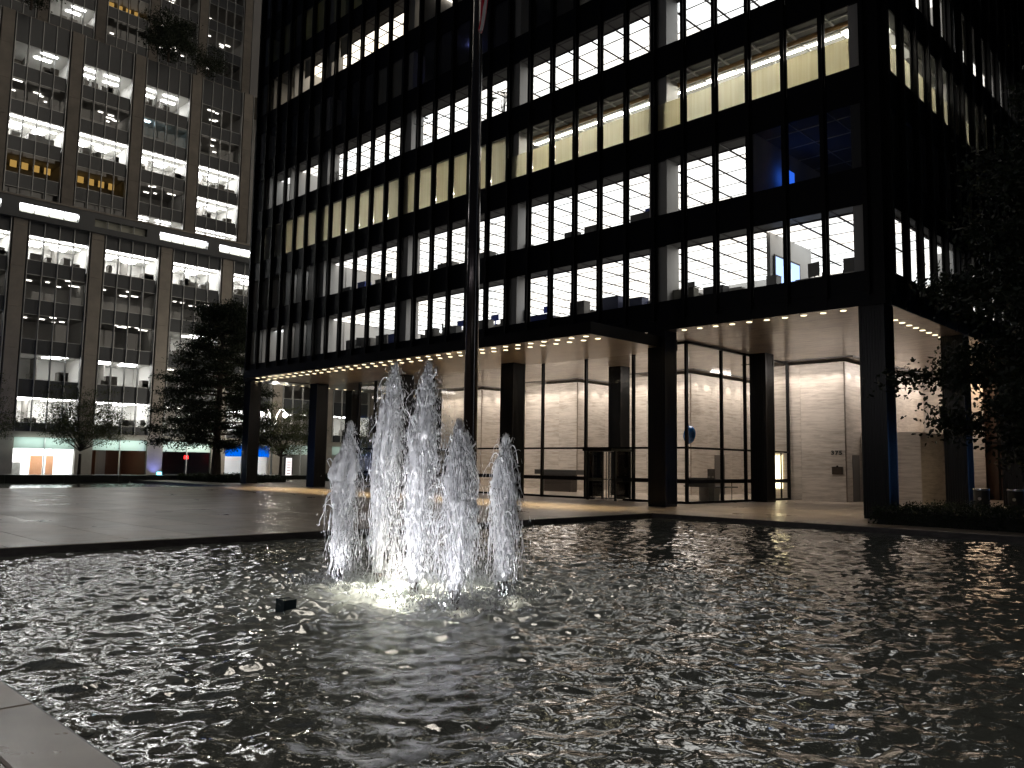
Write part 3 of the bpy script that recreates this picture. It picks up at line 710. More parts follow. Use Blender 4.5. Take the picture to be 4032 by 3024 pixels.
# rear ground floor seen past the columns
B(-6, 24.4, 0, 6, 24.5, 6.9).build('rear_brown_wall', pbr('brown_panel', (.10, .055, .035), .5, col2=(.06, .035, .024), scale=(2, 2, 1)), T)
for x in (-4.9, -3.7, -2.5, -1.3, .2): B(x-.05, 24.3, 0, x+.05, 24.38, 6.9).build('rear_mullion', BRONZE, T)
B(-5.9, 24.2, 3.1, 2, 24.29, 3.25).build('rear_transom', BRONZE, T)
o = lamp('rear_light', 'AREA', (-3, 22.8, 6.7), 16, (1, .72, .48), size=1.5); o.parent = T; o.location = Vector((-3, 22.8, 6.7))-WL[T.name]
T_lobby = None
for (a, b_) in blocks:
    o = lamp('wall_wash_strip', 'AREA', (0, 0, 0), 20, (1, .90, .83), (math.radians(38), 0, 0), shape='RECTANGLE', size=b_-a, size_y=.25); o.parent = T; o.location = Vector(((a+b_)/2, 10.2, 6.93))-WL[T.name]
    o = lamp('wall_wash_strip', 'AREA', (0, 0, 0), 44, (1, .90, .83), (0, math.radians(38), 0), shape='RECTANGLE', size=.25, size_y=10.5); o.parent = T; o.location = Vector((b_+1.7, 17.5, 6.93))-WL[T.name]
# fill light added below the soffit, without any fixture
for (x, y) in ((-12.5, 7.5), (-21.1, 7.5), (-29, 7.5)):
    o = lamp('lobby_fill_light', 'AREA', (0, 0, 0), 50, (1, .90, .83), size=3.0); o.parent = T; o.location = Vector((x, y, 6.9))-WL[T.name]

# house number and plaque on the travertine
def text_mesh(s, size, depth, m):
    cu = bpy.data.curves.new('digits', 'FONT'); cu.body = s; cu.size = size; cu.extrude = depth; cu.offset = .012; cu.align_x = 'CENTER'; cu.space_character = 1.12
    ob = bpy.data.objects.new('tmp', cu); COL.objects.link(ob); dg = bpy.context.evaluated_depsgraph_get()
    me = bpy.data.meshes.new_from_object(ob.evaluated_get(dg)); bpy.data.objects.remove(ob); me.materials.clear(); me.materials.append(m); return me
hn = empty('house_number', (-6.5, 12.06, 2.28), 'dark metal numerals 375 fixed to the travertine wall above the bronze plaque', 'house number')
for k, ch in enumerate('375'):
    d = inst('digit', text_mesh(ch, .27, .02, BLACK), hn, (-6.69+k*.195, 12.02, 2.29)); d.rotation_euler = (math.radians(90), 0, 0); d.scale = (1.15, 1, 1)
pq = empty('plaque', (-6.5, 12.09, 1.33), 'small dark bronze plaque on the pale wall under the number', 'plaque')
B(-6.77, 12.06, 1.33, -6.23, 12.09, 1.70).build('plate', pbr('plaque_bronze', (.07, .055, .045), .4, .6), pq)
q = MB()
for k in range(7): q.box(-6.70, 12.052, 1.62-k*.04, -6.30-(.06 if k % 3 == 1 else 0), 12.0598, 1.632-k*.04)
q.build('raised_text_lines', pbr('worn_bronze', (.16, .12, .09), .4, .6), pq)
MB().tube([(-6.5, 12.062, 1.715), (-6.5, 12.088, 1.715)], .05, 12).build('crest', BRONZE, pq)

# ------------------------------------------------------------------ things in the lobby
dk = empty('reception_desk', (-10.3, 6.7, 0), 'dark stone reception desk behind the corner glass with a thin overhanging top', 'desk')
MB().tube([(-10.55, 6.7, .0), (-10.55, 6.7, .64)], .33, 20).build('pedestal', GREYP, dk)
MB().box(-10.5, 6.5, 0, -10.0, 7.0, .64).build('base', pbr('green_stone', (.05, .06, .055), .3), dk)
B(-11.4, 6.1, .641, -9.15, 7.2, .70).build('desk_top', DARKF, dk)
B(-11.3, 6.12, .701, -9.75, 6.2, 1.08).build('screen_panel', DARKF, dk)
sg = B(-10.19, 6.25, 1.0, -9.8, 6.29, 1.5).build('lobby_notice', GREYP); tag(sg, 'small grey notice board standing on the reception desk', 'notice board')
B(-10.15, 6.24, 1.08, -10.04, 6.249, 1.17).build('paper', WHITE, sg); B(-9.96, 6.24, 1.08, -9.85, 6.249, 1.17).build('paper', WHITE, sg)
cr = empty('credenza', (-22.2, 9.7, 0), 'long low black counter seen through the lobby glass in front of the pale stone', 'counter')
B(-23.3, 9.3, 0, -21.2, 9.9, .75).build('cabinet', pbr('dark_brown', (.05, .04, .035), .4), cr); B(-24.0, 9.2, 1.02, -20.7, 10.0, 1.3).build('counter_top', DARKF, cr); B(-23.4, 9.4, .75, -21.1, 9.8, 1.02).build('neck', DARKF, cr)
# ring sculpture
def torus(R0, r0, a0, a1, n=40, m=18):
    v = []; f = []
    for i in range(n+1):
        a = a0+(a1-a0)*i/n
        for j in range(m):
            b = 2*math.pi*j/m; rr = r0*(1+.12*math.sin(2*a)); v.append(((R0+rr*math.cos(b))*math.cos(a), rr*math.sin(b), (R0+rr*math.cos(b))*math.sin(a)))
    for i in range(n):
        for j in range(m): f.append((i*m+j, i*m+(j+1) % m, (i+1)*m+(j+1) % m, (i+1)*m+j))
    b = MB(); b.v = v; b.f = f; return b
to = torus(.30, .155, 0, 2*math.pi).build('ring_sculpture', pbr('blue_gloss', (.015, .13, .42), .12, 0, .5, coat=.6), smooth=True)
to.location = (-11.25, 6.4, 3.12); to.rotation_euler = (0, .3, -.55); tag(to, 'glossy blue ring sculpture hanging behind the lobby corner glass', 'sculpture')
MB().tube([(0, 0, .43), (0, 0, 3.84)], .006, 5).build('cable', STEEL, None); c_ = bpy.data.objects[-1] if False else None
cab = [o for o in COL.objects if o.name.startswith('cable')][-1]; cab.parent = to; cab.matrix_parent_inverse = Matrix.Identity(4); cab.location = (0, 0, 0); cab.rotation_euler = (0, -.3, 0)
st = empty('rope_stanchion', (-9.6, 7.3, 0), 'thin metal stanchion on the lobby floor by the desk', 'stanchion')
MB().tube([(-9.7, 7.6, .02), (-9.7, 7.6, .95)], .018, 8).build('post', BRONZE, st); MB().tube([(-9.7, 7.6, 0.005), (-9.7, 7.6, .02)], .17, 20).build('base', BRONZE, st)

# ------------------------------------------------------------------ things in the offices
def cabinet(x, y, n, w_, d_, h, m, label, cat='cabinet', name='storage_cabinet', group=None):
    z = SILL+(n-1)*FH-.28
    t_ = empty(name, (x, y, z), label, cat, group)
    B(x-w_/2, y-d_/2, z, x+w_/2, y+d_/2, z+h).build('carcass', m, t_)
    B(x-w_/2-.01, y-d_/2-.02, z+h, x+w_/2+.01, y+d_/2+.01, z+h+.025).build('top', m, t_)
    return t_
def chair(x, y, n, rz, m, label):
    z = SILL+(n-1)*FH-.28; t_ = empty('office_chair', (x, y, z), label, 'chair', 'office chairs by the windows')
    a = MB(); a.tube([(0, 0, .05), (0, 0, .45)], .03, 8)
    for k in range(5):
        t = k*2*math.pi/5; a.tube([(0, 0, .1), (.28*math.cos(t), .28*math.sin(t), .05)], .02, 6)
    parts = [('base', a, DARKF), ('seat', B(-.24, -.24, .45, .24, .24, .53), m), ('back', MB().tube([(-.2, .25, .6), (-.23, .27, .85), (-.2, .28, 1.1)], .03, 6).box(-.23, .24, .62, .23, .29, 1.12), m), ('armrest', MB().tube([(-.27, .15, .5), (-.27, .15, .72), (-.27, -.15, .72)], .02, 6), DARKF), ('armrest', MB().tube([(.27, .15, .5), (.27, .15, .72), (.27, -.15, .72)], .02, 6), DARKF)]
    for nm, b_, mm in parts:
        ob = bpy.data.objects.new(nm, b_.mesh(nm, mm)); link(ob, t_, WL[t_.name])
    t_.rotation_euler = (0, 0, rz); return t_
# screen and seats in the corner room
tv = empty('wall_screen', (-4.05, 1.9, SILL+.3), 'large flat screen on the wall of the corner meeting room', 'screen')
B(-4.07, .95, SILL+.22, -4.02, 3.1, SILL+1.55).build('bezel', BLACK, tv); B(-4.018, 1.03, SILL+.30, -4.014, 3.02, SILL+1.47).build('display', emit('pale_blue_screen', (.35, .5, .95), .55), tv)
B(-4.013, 1.6, SILL+.5, -4.010, 2.3, SILL+1.2).build('display_window', emit('light_blue_screen', (.5, .72, 1.), .8), tv)
chair(-2.25, .75, 1, 2.9, GREYP, 'dark high backed chair nearest the corner in the lowest office row'); chair(-1.1, .9, 1, 3.3, GREYP, 'dark chair back at the last lit window before the building corner')
tb = empty('meeting_table', (-2.2, 1.7, SILL-.28), 'pale meeting table below the wall screen in the corner room', 'table')
B(-3.3, 1.1, SILL+.42, -1.0, 2.2, SILL+.46).build('table_top', WHITE, tb); B(-3.0, 1.5, SILL-.28, -2.9, 1.8, SILL+.42).build('leg', GREYP, tb); B(-1.4, 1.5, SILL-.28, -1.3, 1.8, SILL+.42).build('leg', GREYP, tb)
wc = empty('white_carton', (-3.75, .3, SILL-.28), 'white carton by the glass left of the wall screen', 'box')
B(-3.95, .1, SILL-.28, -3.55, .5, SILL+.5).build('carton_body', WHITE, wc); B(-3.96, .09, SILL+.5, -3.54, .51, SILL+.53).build('lid', WHITE, wc)
descr = [(-6.2, 1, .9, 'dark'), (-7.6, 1, 1.0, 'coat'), (-10.1, 1, 1.0, 'navy'), (-11.2, 1, 1.15, 'navy'), (-13.2, 1, 1.25, 'grey'), (-15.6, 1, .9, 'blue'), (-17.6, 1, .95, 'grey'), (-19.4, 1, 1.05, 'grey'), (-21.8, 1, 1.0, 'dark'), (-23.4, 1, 1.05, 'grey'), (-26.6, 1, 1.1, 'blue'), (-27.9, 1, 1.2, 'grey'), (-29.4, 1, 1.15, 'grey'), (-31, 1, 1.2, 'dark'),
         (-9.6, 2, .95, 'dark'), (-12.4, 2, 1.0, 'grey'), (-13.6, 2, .95, 'dark'), (-16.6, 2, .9, 'grey'), (-19.2, 2, .95, 'dark'), (-22.5, 2, 1.0, 'grey'), (-25.8, 2, 1.05, 'grey'), (-28.2, 2, 1.0, 'grey'), (-30.2, 2, 1.1, 'blue'), (-31.8, 2, 1.0, 'dark')]
colm = dict(dark=DARKF, grey=GREYP, navy=pbr('navy_laminate', (.05, .06, .14), .5), blue=BLUEF, coat=pbr('striped_coat', (.25, .24, .2), .8))
names = ['first', 'second', 'third', 'fourth', 'fifth', 'sixth', 'seventh', 'eighth', 'ninth', 'tenth', 'eleventh', 'twelfth', 'thirteenth', 'fourteenth']
cn = {1: 0, 2: 0}
for (x, n, h, c) in descr:
    rowt = 'lowest' if n == 1 else 'second'
    cabinet(x, R.uniform(.25, .6), n, R.uniform(.6, 1.25), R.uniform(.35, .5), h*.95-.12, colm[c], '%s %s low desk screen behind the %s row of office windows, counted from the right' % (names[cn[n]], 'blue' if c == 'blue' else ('dark' if c in ('dark', 'navy') else 'grey'), rowt), 'desk screen', 'desk_screen', 'desk screens along the office windows'); cn[n] += 1
    zf = SILL+(n-1)*FH-.28; o_ = list(COL.objects)[-1].parent; xx = x+R.uniform(-.2, .2); mo = None if R.random() < .55 else MB().box(xx-.27, .95, zf+.86+h*.12, xx+.27, .98, zf+1.18+h*.12).box(xx-.03, .98, zf+.72, xx+.03, 1.02, zf+1.1).build('monitor', DARKF if R.random() < .75 else BLUEF, o_); B(xx-.7, .7, zf+.68, xx+.7, 1.5, zf+.72).build('desk', WHITE, o_)
for k, (x, n) in enumerate(((-16.3, 1), (-22.4, 1), (-11.9, 1), (-30.3, 1))):
    chair(x, .55, n, R.uniform(2, 4), DARKF, 'black office chair against the %s lowest row window, counted from the right' % ['ninth', 'sixteenth', 'twelfth', 'twenty second'][[2, 1, 0, 3].index(k) if False else k])
# indoor plants on the fourth office floor
LEAFP = pbr('dark_houseplant_leaf', (.03, .06, .025), .4)
def houseplant(x, y, n, label, s=1.):
    z = SILL+(n-1)*FH-.28; t_ = empty('potted_plant', (x, y, z), label, 'potted plant', 'plants on the fourth office floor')
    MB().tube([(x, y, z), (x, y, z+.35)], [.14, .19], 14).build('pot', DARKF, t_)
    b = MB(); lf = MB()
    for k in range(9):
        a = k*.7+R.random(); rr = R.uniform(.25, .75)*s; h = R.uniform(.9, 1.9)*s
        tip = Vector((x+rr*math.cos(a), y+rr*.6*math.sin(a), z+.35+h)); mid = Vector((x+rr*.35*math.cos(a), y+rr*.2*math.sin(a), z+.35+h*.8))
        b.tube([(x, y, z+.3), mid, tip], [.02, .018, .012], 5)
        d = (tip-mid).normalized(); sd_ = d.cross(Vector((0, 0, 1))).normalized(); L_ = .34*s
        p0 = tip; pts = [p0, p0+d*L_*.35+sd_*.17*s-Vector((0, 0, .04)), p0+d*L_-Vector((0, 0, .22*s)), p0+d*L_*.35-sd_*.17*s-Vector((0, 0, .04))]
        lf.quad(*[tuple(q) for q in pts])
    b.build('stem', BARK, t_); lf.build('foliage', LEAFP, t_)
houseplant(-18.2, .35, 4, 'large leaved plant just right of the flagpole behind the white ceiling grid', 1.)
houseplant(-25.3, .35, 4, 'wide leafy plant left of the flagpole in the bright office row', 1.1)
houseplant(-33.2, .35, 4, 'small spiky plant near the left end of the bright office row', .75)

# ------------------------------------------------------------------ building across the side street
Lb = empty('office_building', (-75, 5, -.26), 'grey stone office block with setbacks and strip windows across the side street', 'office building')
PYS = [-8.25+6.4*k for k in range(-2, 8)]
def lroom(x, z0, z1, ya, yb, style, tone):
    """one office behind four panes: floor, ceiling, back wall and its lights"""
    d = 5.5
    b = MB(); b.box(x-d, ya+.05, z0-.5, x-.12, yb-.05, z0-.42); b.box(x-d, ya+.05, z1+.1, x-.12, yb-.05, z1+.18)
    b.box(x-d-.1, ya+.05, z0-.42, x-d, yb-.05, z1+.1)
    b.box(x-d, ya+.02, z0-.42, x-.14, ya+.048, z1+.1); b.box(x-d, yb-.048, z0-.42, x-.14, yb-.02, z1+.1)
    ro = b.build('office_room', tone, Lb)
    e = MB()
    if style == 'bright':
        e.box(x-1.0, ya+.3, z1-.02, x-.85, yb-.3, z1+.04); e.box(x-2.9, ya+.3, z1+.02, x-2.75, yb-.3, z1+.07); e.box(x-4.3, ya+1.0, z1-.03, x-3.6, ya+2.4, z1+.06); e.box(x-4.3, yb-2.3, z1-.03, x-3.6, yb-1.2, z1+.06)
        mm = TUBEW
    elif style == 'bars':
        for (dx, a) in ((1.2, .5), (1.2, 3.0), (2.8, 1.0), (2.8, 3.4)): e.box(x-dx-.35, ya+a, z1+.02, x-dx, ya+a+1.5, z1+.07)
        mm = TUBEW
    elif style == 'half':
        e.box(x-1.2, ya+3.1, z1+.02, x-.9, ya+4.6, z1+.07); e.box(x-2.7, ya+2.9, z1+.02, x-2.3, ya+4.4, z1+.07); mm = TUBEW
    elif style == 'spots':
        for k in range(5):
            yy = ya+.6+R.random()*(yb-ya-1.4); dx = R.uniform(.6, 4.6); e.box(x-dx-.12, yy, z1+.02, x-dx, yy+R.uniform(.2, .9), z1+.07)
        mm = DIMW
    elif style == 'amber':
        for k in range(5): e.box(x-3.2, ya+.5+k*1.05, z1-.75, x-3.15, ya+.5+k*1.05+.6, z1-.05)
        mm = AMB
    elif style == 'blue': e.box(x-1.5, ya+.5, z1+.02, x-1.1, ya+1.6, z1+.07); mm = emit('cool_strip', (.6, .85, 1.), 3.)
    else: e.box(x-4.2, ya+2.2, z1+.03, x-4.0, ya+2.6, z1+.07); mm = DIMW
    e.build('room_light', mm, ro)
    if style in ('bright', 'bars', 'half'):
        f = MB()
        for k in range(R.randint(3, 6)):
            yy = ya+.3+R.random()*(yb-ya-1.2); hh = R.uniform(.45, 1.0); f.box(x-R.uniform(.7, 1.8), yy, z0-.42, x-.45, yy+R.uniform(.3, 1.1), z0-.42+hh+.35)
        yy = ya+R.uniform(1.5, 4); f.box(x-5.4, yy, z0-.42, x-3.4, yy+.08, z1+.1)
        f.build('room_furniture', GREYP if R.random() < .6 else WHITE, ro)
    return ro
DIMW = emit('dim_white', (1, .97, .9), 1.5); AMB = emit('amber_light', (1., .60, .16), .10)
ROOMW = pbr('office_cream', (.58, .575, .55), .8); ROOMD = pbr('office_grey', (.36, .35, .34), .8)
gl_l = MB().quad((0, 0, 0), (0, 1.27, 0), (0, 1.27, 2.25), (0, 0, 2.25)).mesh('pane', GLASS)
sp_l = B(-.05, 0, 0, 0, 1.27, 1.0).mesh('spandrel_panel', SPAN2)
def lface(x, pk0, pk1, zbot, ztop, sills, wh, styles, pw=1.1):
    full = PYS
    for k in range(pk0, pk1+1):
        y = full[k]; zz = zbot
        while zz < ztop-.05:
            z2_ = min(zz+3.6, ztop)
            B(x-.1, y-pw/2, zz+.008, x+.28, y+pw/2, z2_-.008).build('pilaster_stone', LIME, Lb); zz = z2_
        for s in (-1, 1):
            yy = y+s*(pw/2+.14)
            B(x-.1, min(yy, y+s*pw/2), zbot, x+.02, max(yy, y+s*pw/2), ztop-.01).build('dark_reveal', BLACK, Lb)
            B(x-.05, yy-.03+s*.03, zbot, x+.24, yy+.03+s*.03, ztop+.02).build('facade_mullion', CHROME, Lb)
    for k in range(pk0, pk1):
        ya, yb = full[k]+pw/2+.2, full[k+1]-pw/2-.2; w4 = (yb-ya)/4
        for m_ in (1, 2, 3): B(x-.05, ya+w4*m_-.03, zbot, x+.14, ya+w4*m_+.03, ztop).build('facade_mullion', CHROME, Lb)
        zs = [zbot]+[v for s_ in sills for v in (s_, s_+wh)]+[ztop]
        for i in range(0, len(zs), 2):
            for m_ in range(4):
                B(x-.12, ya+w4*m_+.03, zs[i]+.004, x-.03, ya+w4*(m_+1)-.03, zs[i+1]-.004).build('spandrel_panel', SPAN2, Lb)
        for i, s_ in enumerate(sills):
            for m_ in range(4):
                wo = MB(); y0, y1 = ya+w4*m_+.03, ya+w4*(m_+1)-.03
                wo.box(x-.08, y0, s_, x-.03, y1, s_+.05); wo.box(x-.08, y0, s_+wh-.05, x-.03, y1, s_+wh); wo.box(x-.08, y0, s_+.05, x-.03, y0+.03, s_+wh-.05); wo.box(x-.08, y1-.03, s_+.05, x-.03, y1, s_+wh-.05); w_ = wo.build('window', CHROME, Lb)
                MB().quad((x-.055, y0, s_+.05), (x-.055, y1, s_+.05), (x-.055, y1, s_+wh-.05), (x-.055, y0, s_+wh-.05)).build('pane', GLASS, w_)
            st_ = styles[i][k-pk0] if k-pk0 < len(styles[i]) else 'dark'
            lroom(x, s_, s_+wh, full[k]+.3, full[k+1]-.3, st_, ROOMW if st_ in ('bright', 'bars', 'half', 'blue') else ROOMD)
# PYS[2] = -8.25 ... index 1 = -14.65
lface(-70, 1, 8, 3.8, 22.4, [4.55, 8.35, 11.9, 15.45, 18.95], 2.25,
      [['bright', 'bright', 'bright', 'spots', 'bright', 'spots', 'bars'], ['dark', 'half', 'bars', 'spots', 'dark', 'dark', 'spots'], ['spots', 'spots', 'spots', 'half', 'dark', 'dark', 'dark'], ['spots', 'spots', 'spots', 'spots', 'dark', 'spots', 'dark'], ['bright', 'bright', 'bright', 'bright', 'bright', 'bright', 'dark']])
lface(-80, 1, 6, 24.4, 45.9, [25.9, 29.55, 33.25, 36.95, 40.65], 2.3,
      [['dark', 'dark', 'dark', 'bars', 'bright'], ['dark', 'amber', 'amber', 'spots', 'bright'], ['bright', 'bright', 'bright', 'bright', 'bright'], ['dark', 'spots', 'spots', 'blue', 'spots'], ['dark', 'half', 'bars', 'bars', 'spots']])
lface(-94, 1, 7, 45.9, 75, [50.4, 54.1, 57.8, 61.5, 65.2, 68.9], 2.3,
      [['dark', 'dark', 'spots', 'dark', 'dark', 'spots'], ['dark', 'spots', 'half', 'dark', 'spots', 'dark'], ['dark', 'spots', 'dark', 'amber', 'dark', 'spots'], ['dark', 'spots', 'amber', 'spots', 'spots', 'dark'], ['dark', 'spots', 'amber', 'spots', 'spots', 'dark'], ['dark']*6])
# body, fascia and terraces
bd = MB(); bd.box(-76, -22, 22.6, -69.9, 40, 22.7); bd.box(-130, -22, -.2, -76.5, 40, 22.6); bd.box(-130, -20, 24.3, -86.2, 34, 45.9); bd.box(-130, -20, 45.95, -100.3, 36, 76)
bd.build('building_body', ROOMD, Lb)
B(-79.9, -20, 23.4, -70.25, 38, 23.6).build('terrace', LIME, Lb); B(-93.9, -20, 45.9, -80.1, 34, 46.0).build('terrace', LIME, Lb)
fa = MB(); fa.box(-70.2, -20, 22.42, -69.35, 38, 22.95); fa.box(-70.2, -20, 23.72, -69.35, 38, 24.25)
strips = [(-8.68, -3.87, 1), (-2.49, 2.27, 0), (3.52, 8.37, 1), (9.6, 14.4, 1), (-14.9, -10.1, 1), (15.9, 20.6, 1), (22.2, 27, 0)]
ed = [-20]+[v for s_ in sorted(strips) for v in (s_[0]+.15, s_[1]+.15)]+[38]
for i in range(0, len(ed), 2): fa.box(-70.2, ed[i], 22.95, -69.35, ed[i+1], 23.72)
fa.build('terrace_fascia', SPAN2, Lb)
B(-70.3, -20, 24.25, -69.25, 38, 24.4).build('ledge', LIME, Lb)
for (a, b_, on) in strips:
    s_ = B(-70.0, a+.15, 22.95, -69.9, b_+.15, 23.72).build('strip_window', pbr('frosted', (.5, .5, .42), .6) if True else None, Lb)
    if on: B(-69.85, a+.2, 23.5, -69.7, b_+.1, 23.68).build('strip_light', TUBEW, s_)
    for k in range(1, 4): yy = a+.15+(b_-a)*k/4; B(-69.7, yy-.03, 22.96, -69.5, yy+.03, 23.71).build('strip_bar', CHROME, s_)
# ground floor
B(-70.2, -20, 3.3, -69.75, 38, 3.79).build('stone_band', LIME, Lb)
FROST = pbr('frosted_transom', (.42, .50, .46), .5); 
bodies = {1: 'white', 2: 'white', 3: 'brown', 4: 'bluedark', 5: 'blue', 6: 'grey', 7: 'grey', 8: 'grey'}
STORE = pbr('store_white', (.8, .8, .8), .5); BROWNW = pbr('brown_wood', (.16, .07, .045), .5); ORG = pbr('orange_wood', (.30, .14, .07), .5); DKB = pbr('dark_blue_wall', (.04, .045, .08), .5)
for k in range(1, 9):
    y0, y1 = PYS[k]+.75, PYS[k+1]-.75; kd = bodies[k]
    B(-70.1, PYS[k]-.74, -.25, -69.8, PYS[k]+.74, 3.29).build('base_pier', LIME, Lb)
    sf = B(-70.15, y0, 2.3, -70.05, y1, 3.28).build('shop_transom', FROST, Lb)
    B(-70.04, (y0+y1)/2-.04, -.2, -69.9, (y0+y1)/2+.04, 3.28).build('shop_mullion', CHROME, sf)
    MB().quad((-70.08, y0, -.2), (-70.08, y1, -.2), (-70.08, y1, 2.29), (-70.08, y0, 2.29)).build('shop_pane', GLASS, sf)
    wm = {'white': STORE, 'brown': BROWNW, 'bluedark': DKB, 'blue': STORE, 'grey': ROOMW}[kd]
    r_ = MB(); r_.box(-76.1, y0, -.3, -76, y1, 3.3); r_.box(-76, y0-.1, -.3, -70.2, y0, 3.3); r_.box(-76, y1, -.3, -70.2, y1+.1, 3.3); r_.box(-76, y0, 3.2, -70.2, y1, 3.3)
    rm = r_.build('shop_interior', wm, Lb)
    if kd == 'white':
        e = MB(); 
        for xx in (-71, -73, -75): e.box(xx-.15, y0+.2, 3.1, xx+.15, y1-.2, 3.18)
        e.build('shop_light', emit('cold_shop_light', (.9, .97, 1.), 13.), rm)
        B(-73.5, y0+2.3, -.25, -73.3, y0+3.3, 1.7).build('shop_wall_panel', ORG, rm); B(-73.5, y0+3.6, -.25, -73.3, y0+4.2, 1.7).build('shop_wall_panel', ORG, rm); B(-72.5, y0+.3, -.25, -72, y0+1.2, 1.1).build('shop_counter', GREYP, rm)
    elif kd == 'brown':
        for i in range(3): B(-75.9, y0+.5, .9+i*.5, -75.85, y0+1.1, 1.25+i*.5).build('lit_niche', WARML, rm)
        B(-75.5, y0+2.2, -.25, -75.4, y0+3.1, 2.6).build('panel', ROOMD, rm); B(-73, y0+1, 3.1, -72.8, y0+4, 3.17).build('shop_light', DIMW, rm)
    elif kd == 'bluedark': B(-75.9, y0+1, 3.05, -75.8, y0+3, 3.15).build('shop_light', DIMW, rm)
    elif kd == 'blue':
        B(-73, y0+.2, 3.1, -72.7, y1-.2, 3.17).build('shop_light', TUBEW, rm)
    else: B(-73, y0+.5, 3.1, -72.8, y1-.5, 3.17).build('shop_light', DIMW, rm)
    # unseen lamp out in front of the frosted transom, so it looks lit
    o = lamp('transom_fill', 'AREA', (0, 0, 0), 9 if kd != 'grey' else 3, (.82, 1., .93), (math.radians(0), math.radians(68), 0), shape='RECTANGLE', size=.4, size_y=4.5); o.parent = Lb; o.location = Vector((-69.2, (y0+y1)/2, 3.0))-WL[Lb.name]
EX = emit('red_exit', (1., .03, .03), .9)
exs = B(-72.5, 8.6, 1.6, -72.45, 9.05, 1.95).build('exit_sign', EX, Lb)
MB().box(-72.44, 8.7, 1.75, -72.435, 8.95, 1.77).build('exit_bar', WHITE, exs)
aw = B(-70.0, PYS[5]+.76, 1.95, -69.7, PYS[6]-.76, 3.1).build('blue_sign_band', emit('blue_signboard', (.0, .09, .55), .32), Lb)
bl = B(-69.78, PYS[4]+.3, .0, -69.74, PYS[4]+.75, .3).build('cyan_screen', emit('cyan_screen', (.15, .75, 1.), 1.6), Lb)
o = lamp('blue_uplight', 'SPOT', (-68.9, PYS[4]-.1, -.1), 60, (.22, .28, 1.), spot_size=math.radians(80), spot_blend=1.)
o.rotation_euler = (Vector((-69.8, PYS[4], 1.2))-o.location).to_track_quat('-Z', 'Y').to_euler(); o.parent = Lb; o.location = Vector((-68.9, PYS[4]-.1, -.1))-WL[Lb.name]
# terrace planting on the far building is done with the trees

# dark neighbour on the right behind the tower
Nb = empty('neighbour_tower', (22, 50, 0), 'unlit dark tower with faint vertical ribs behind the trees at the right edge', 'office tower')
B(2.5, 48, -.2, 45, 70, 75).build('wall', SPAN, Nb)
for k in range(26): B(2.5+k*1.6, 47.7, 0, 2.62+k*1.6, 47.99, 75).build('rib', BRONZE_COL, Nb)
for (x, z) in ((7.5, 27), (9.1, 23.4), (15, 33), (5.9, 12)): B(x-.6, 47.95, z, x-.1, 47.99, z+2.2).build('window', emit('cool_window_%d' % int(z), (.6, .85, .9), .25), Nb)

# ------------------------------------------------------------------ planting
def leaf_cloud(name, centers, per, spread, size, m, parent, droop=0., fan=False, flat=.6, kind=None):
    C = np.asarray(centers, dtype=float); n = len(C)*per
    P = np.repeat(C, per, 0) + rs.normal(0, 1, (n, 3))*np.array([spread, spread, spread*flat])
    P[:, 2] -= droop*np.abs(rs.normal(0, 1, n))
    a = rs.normal(0, 1, (n, 3)); a /= np.linalg.norm(a, axis=1)[:, None]
    b = np.cross(a, rs.normal(0, 1, (n, 3))); b /= np.linalg.norm(b, axis=1)[:, None]
    s = size*(.6+.8*rs.rand(n))[:, None]
    if fan:
        V = np.stack([P, P+s*(a*.55+b*.9), P+s*(a*.95+b*.5), P+s*a*.85, P+s*(a*.95-b*.5), P+s*(a*.55-b*.9)], 1).reshape(-1, 3)
        i = np.arange(n)[:, None]*6
        F = np.concatenate([i+np.array([[0, 1, 2]]), i+np.array([[0, 2, 3]]), i+np.array([[0, 3, 4]]), i+np.array([[0, 4, 5]])], 0)
    else:
        V = np.stack([P, P+s*(a*.5+b*.28), P+s*a, P+s*(a*.5-b*.28)], 1).reshape(-1, 3); i = np.arange(n)[:, None]*4; F = i+np.array([[0, 1, 2, 3]])
    o = bpy.data.objects.new(name, np_mesh(name, V, F, m, False)); link(o, parent, (0, 0, 0)); 
    if kind: o['kind'] = kind
    return o
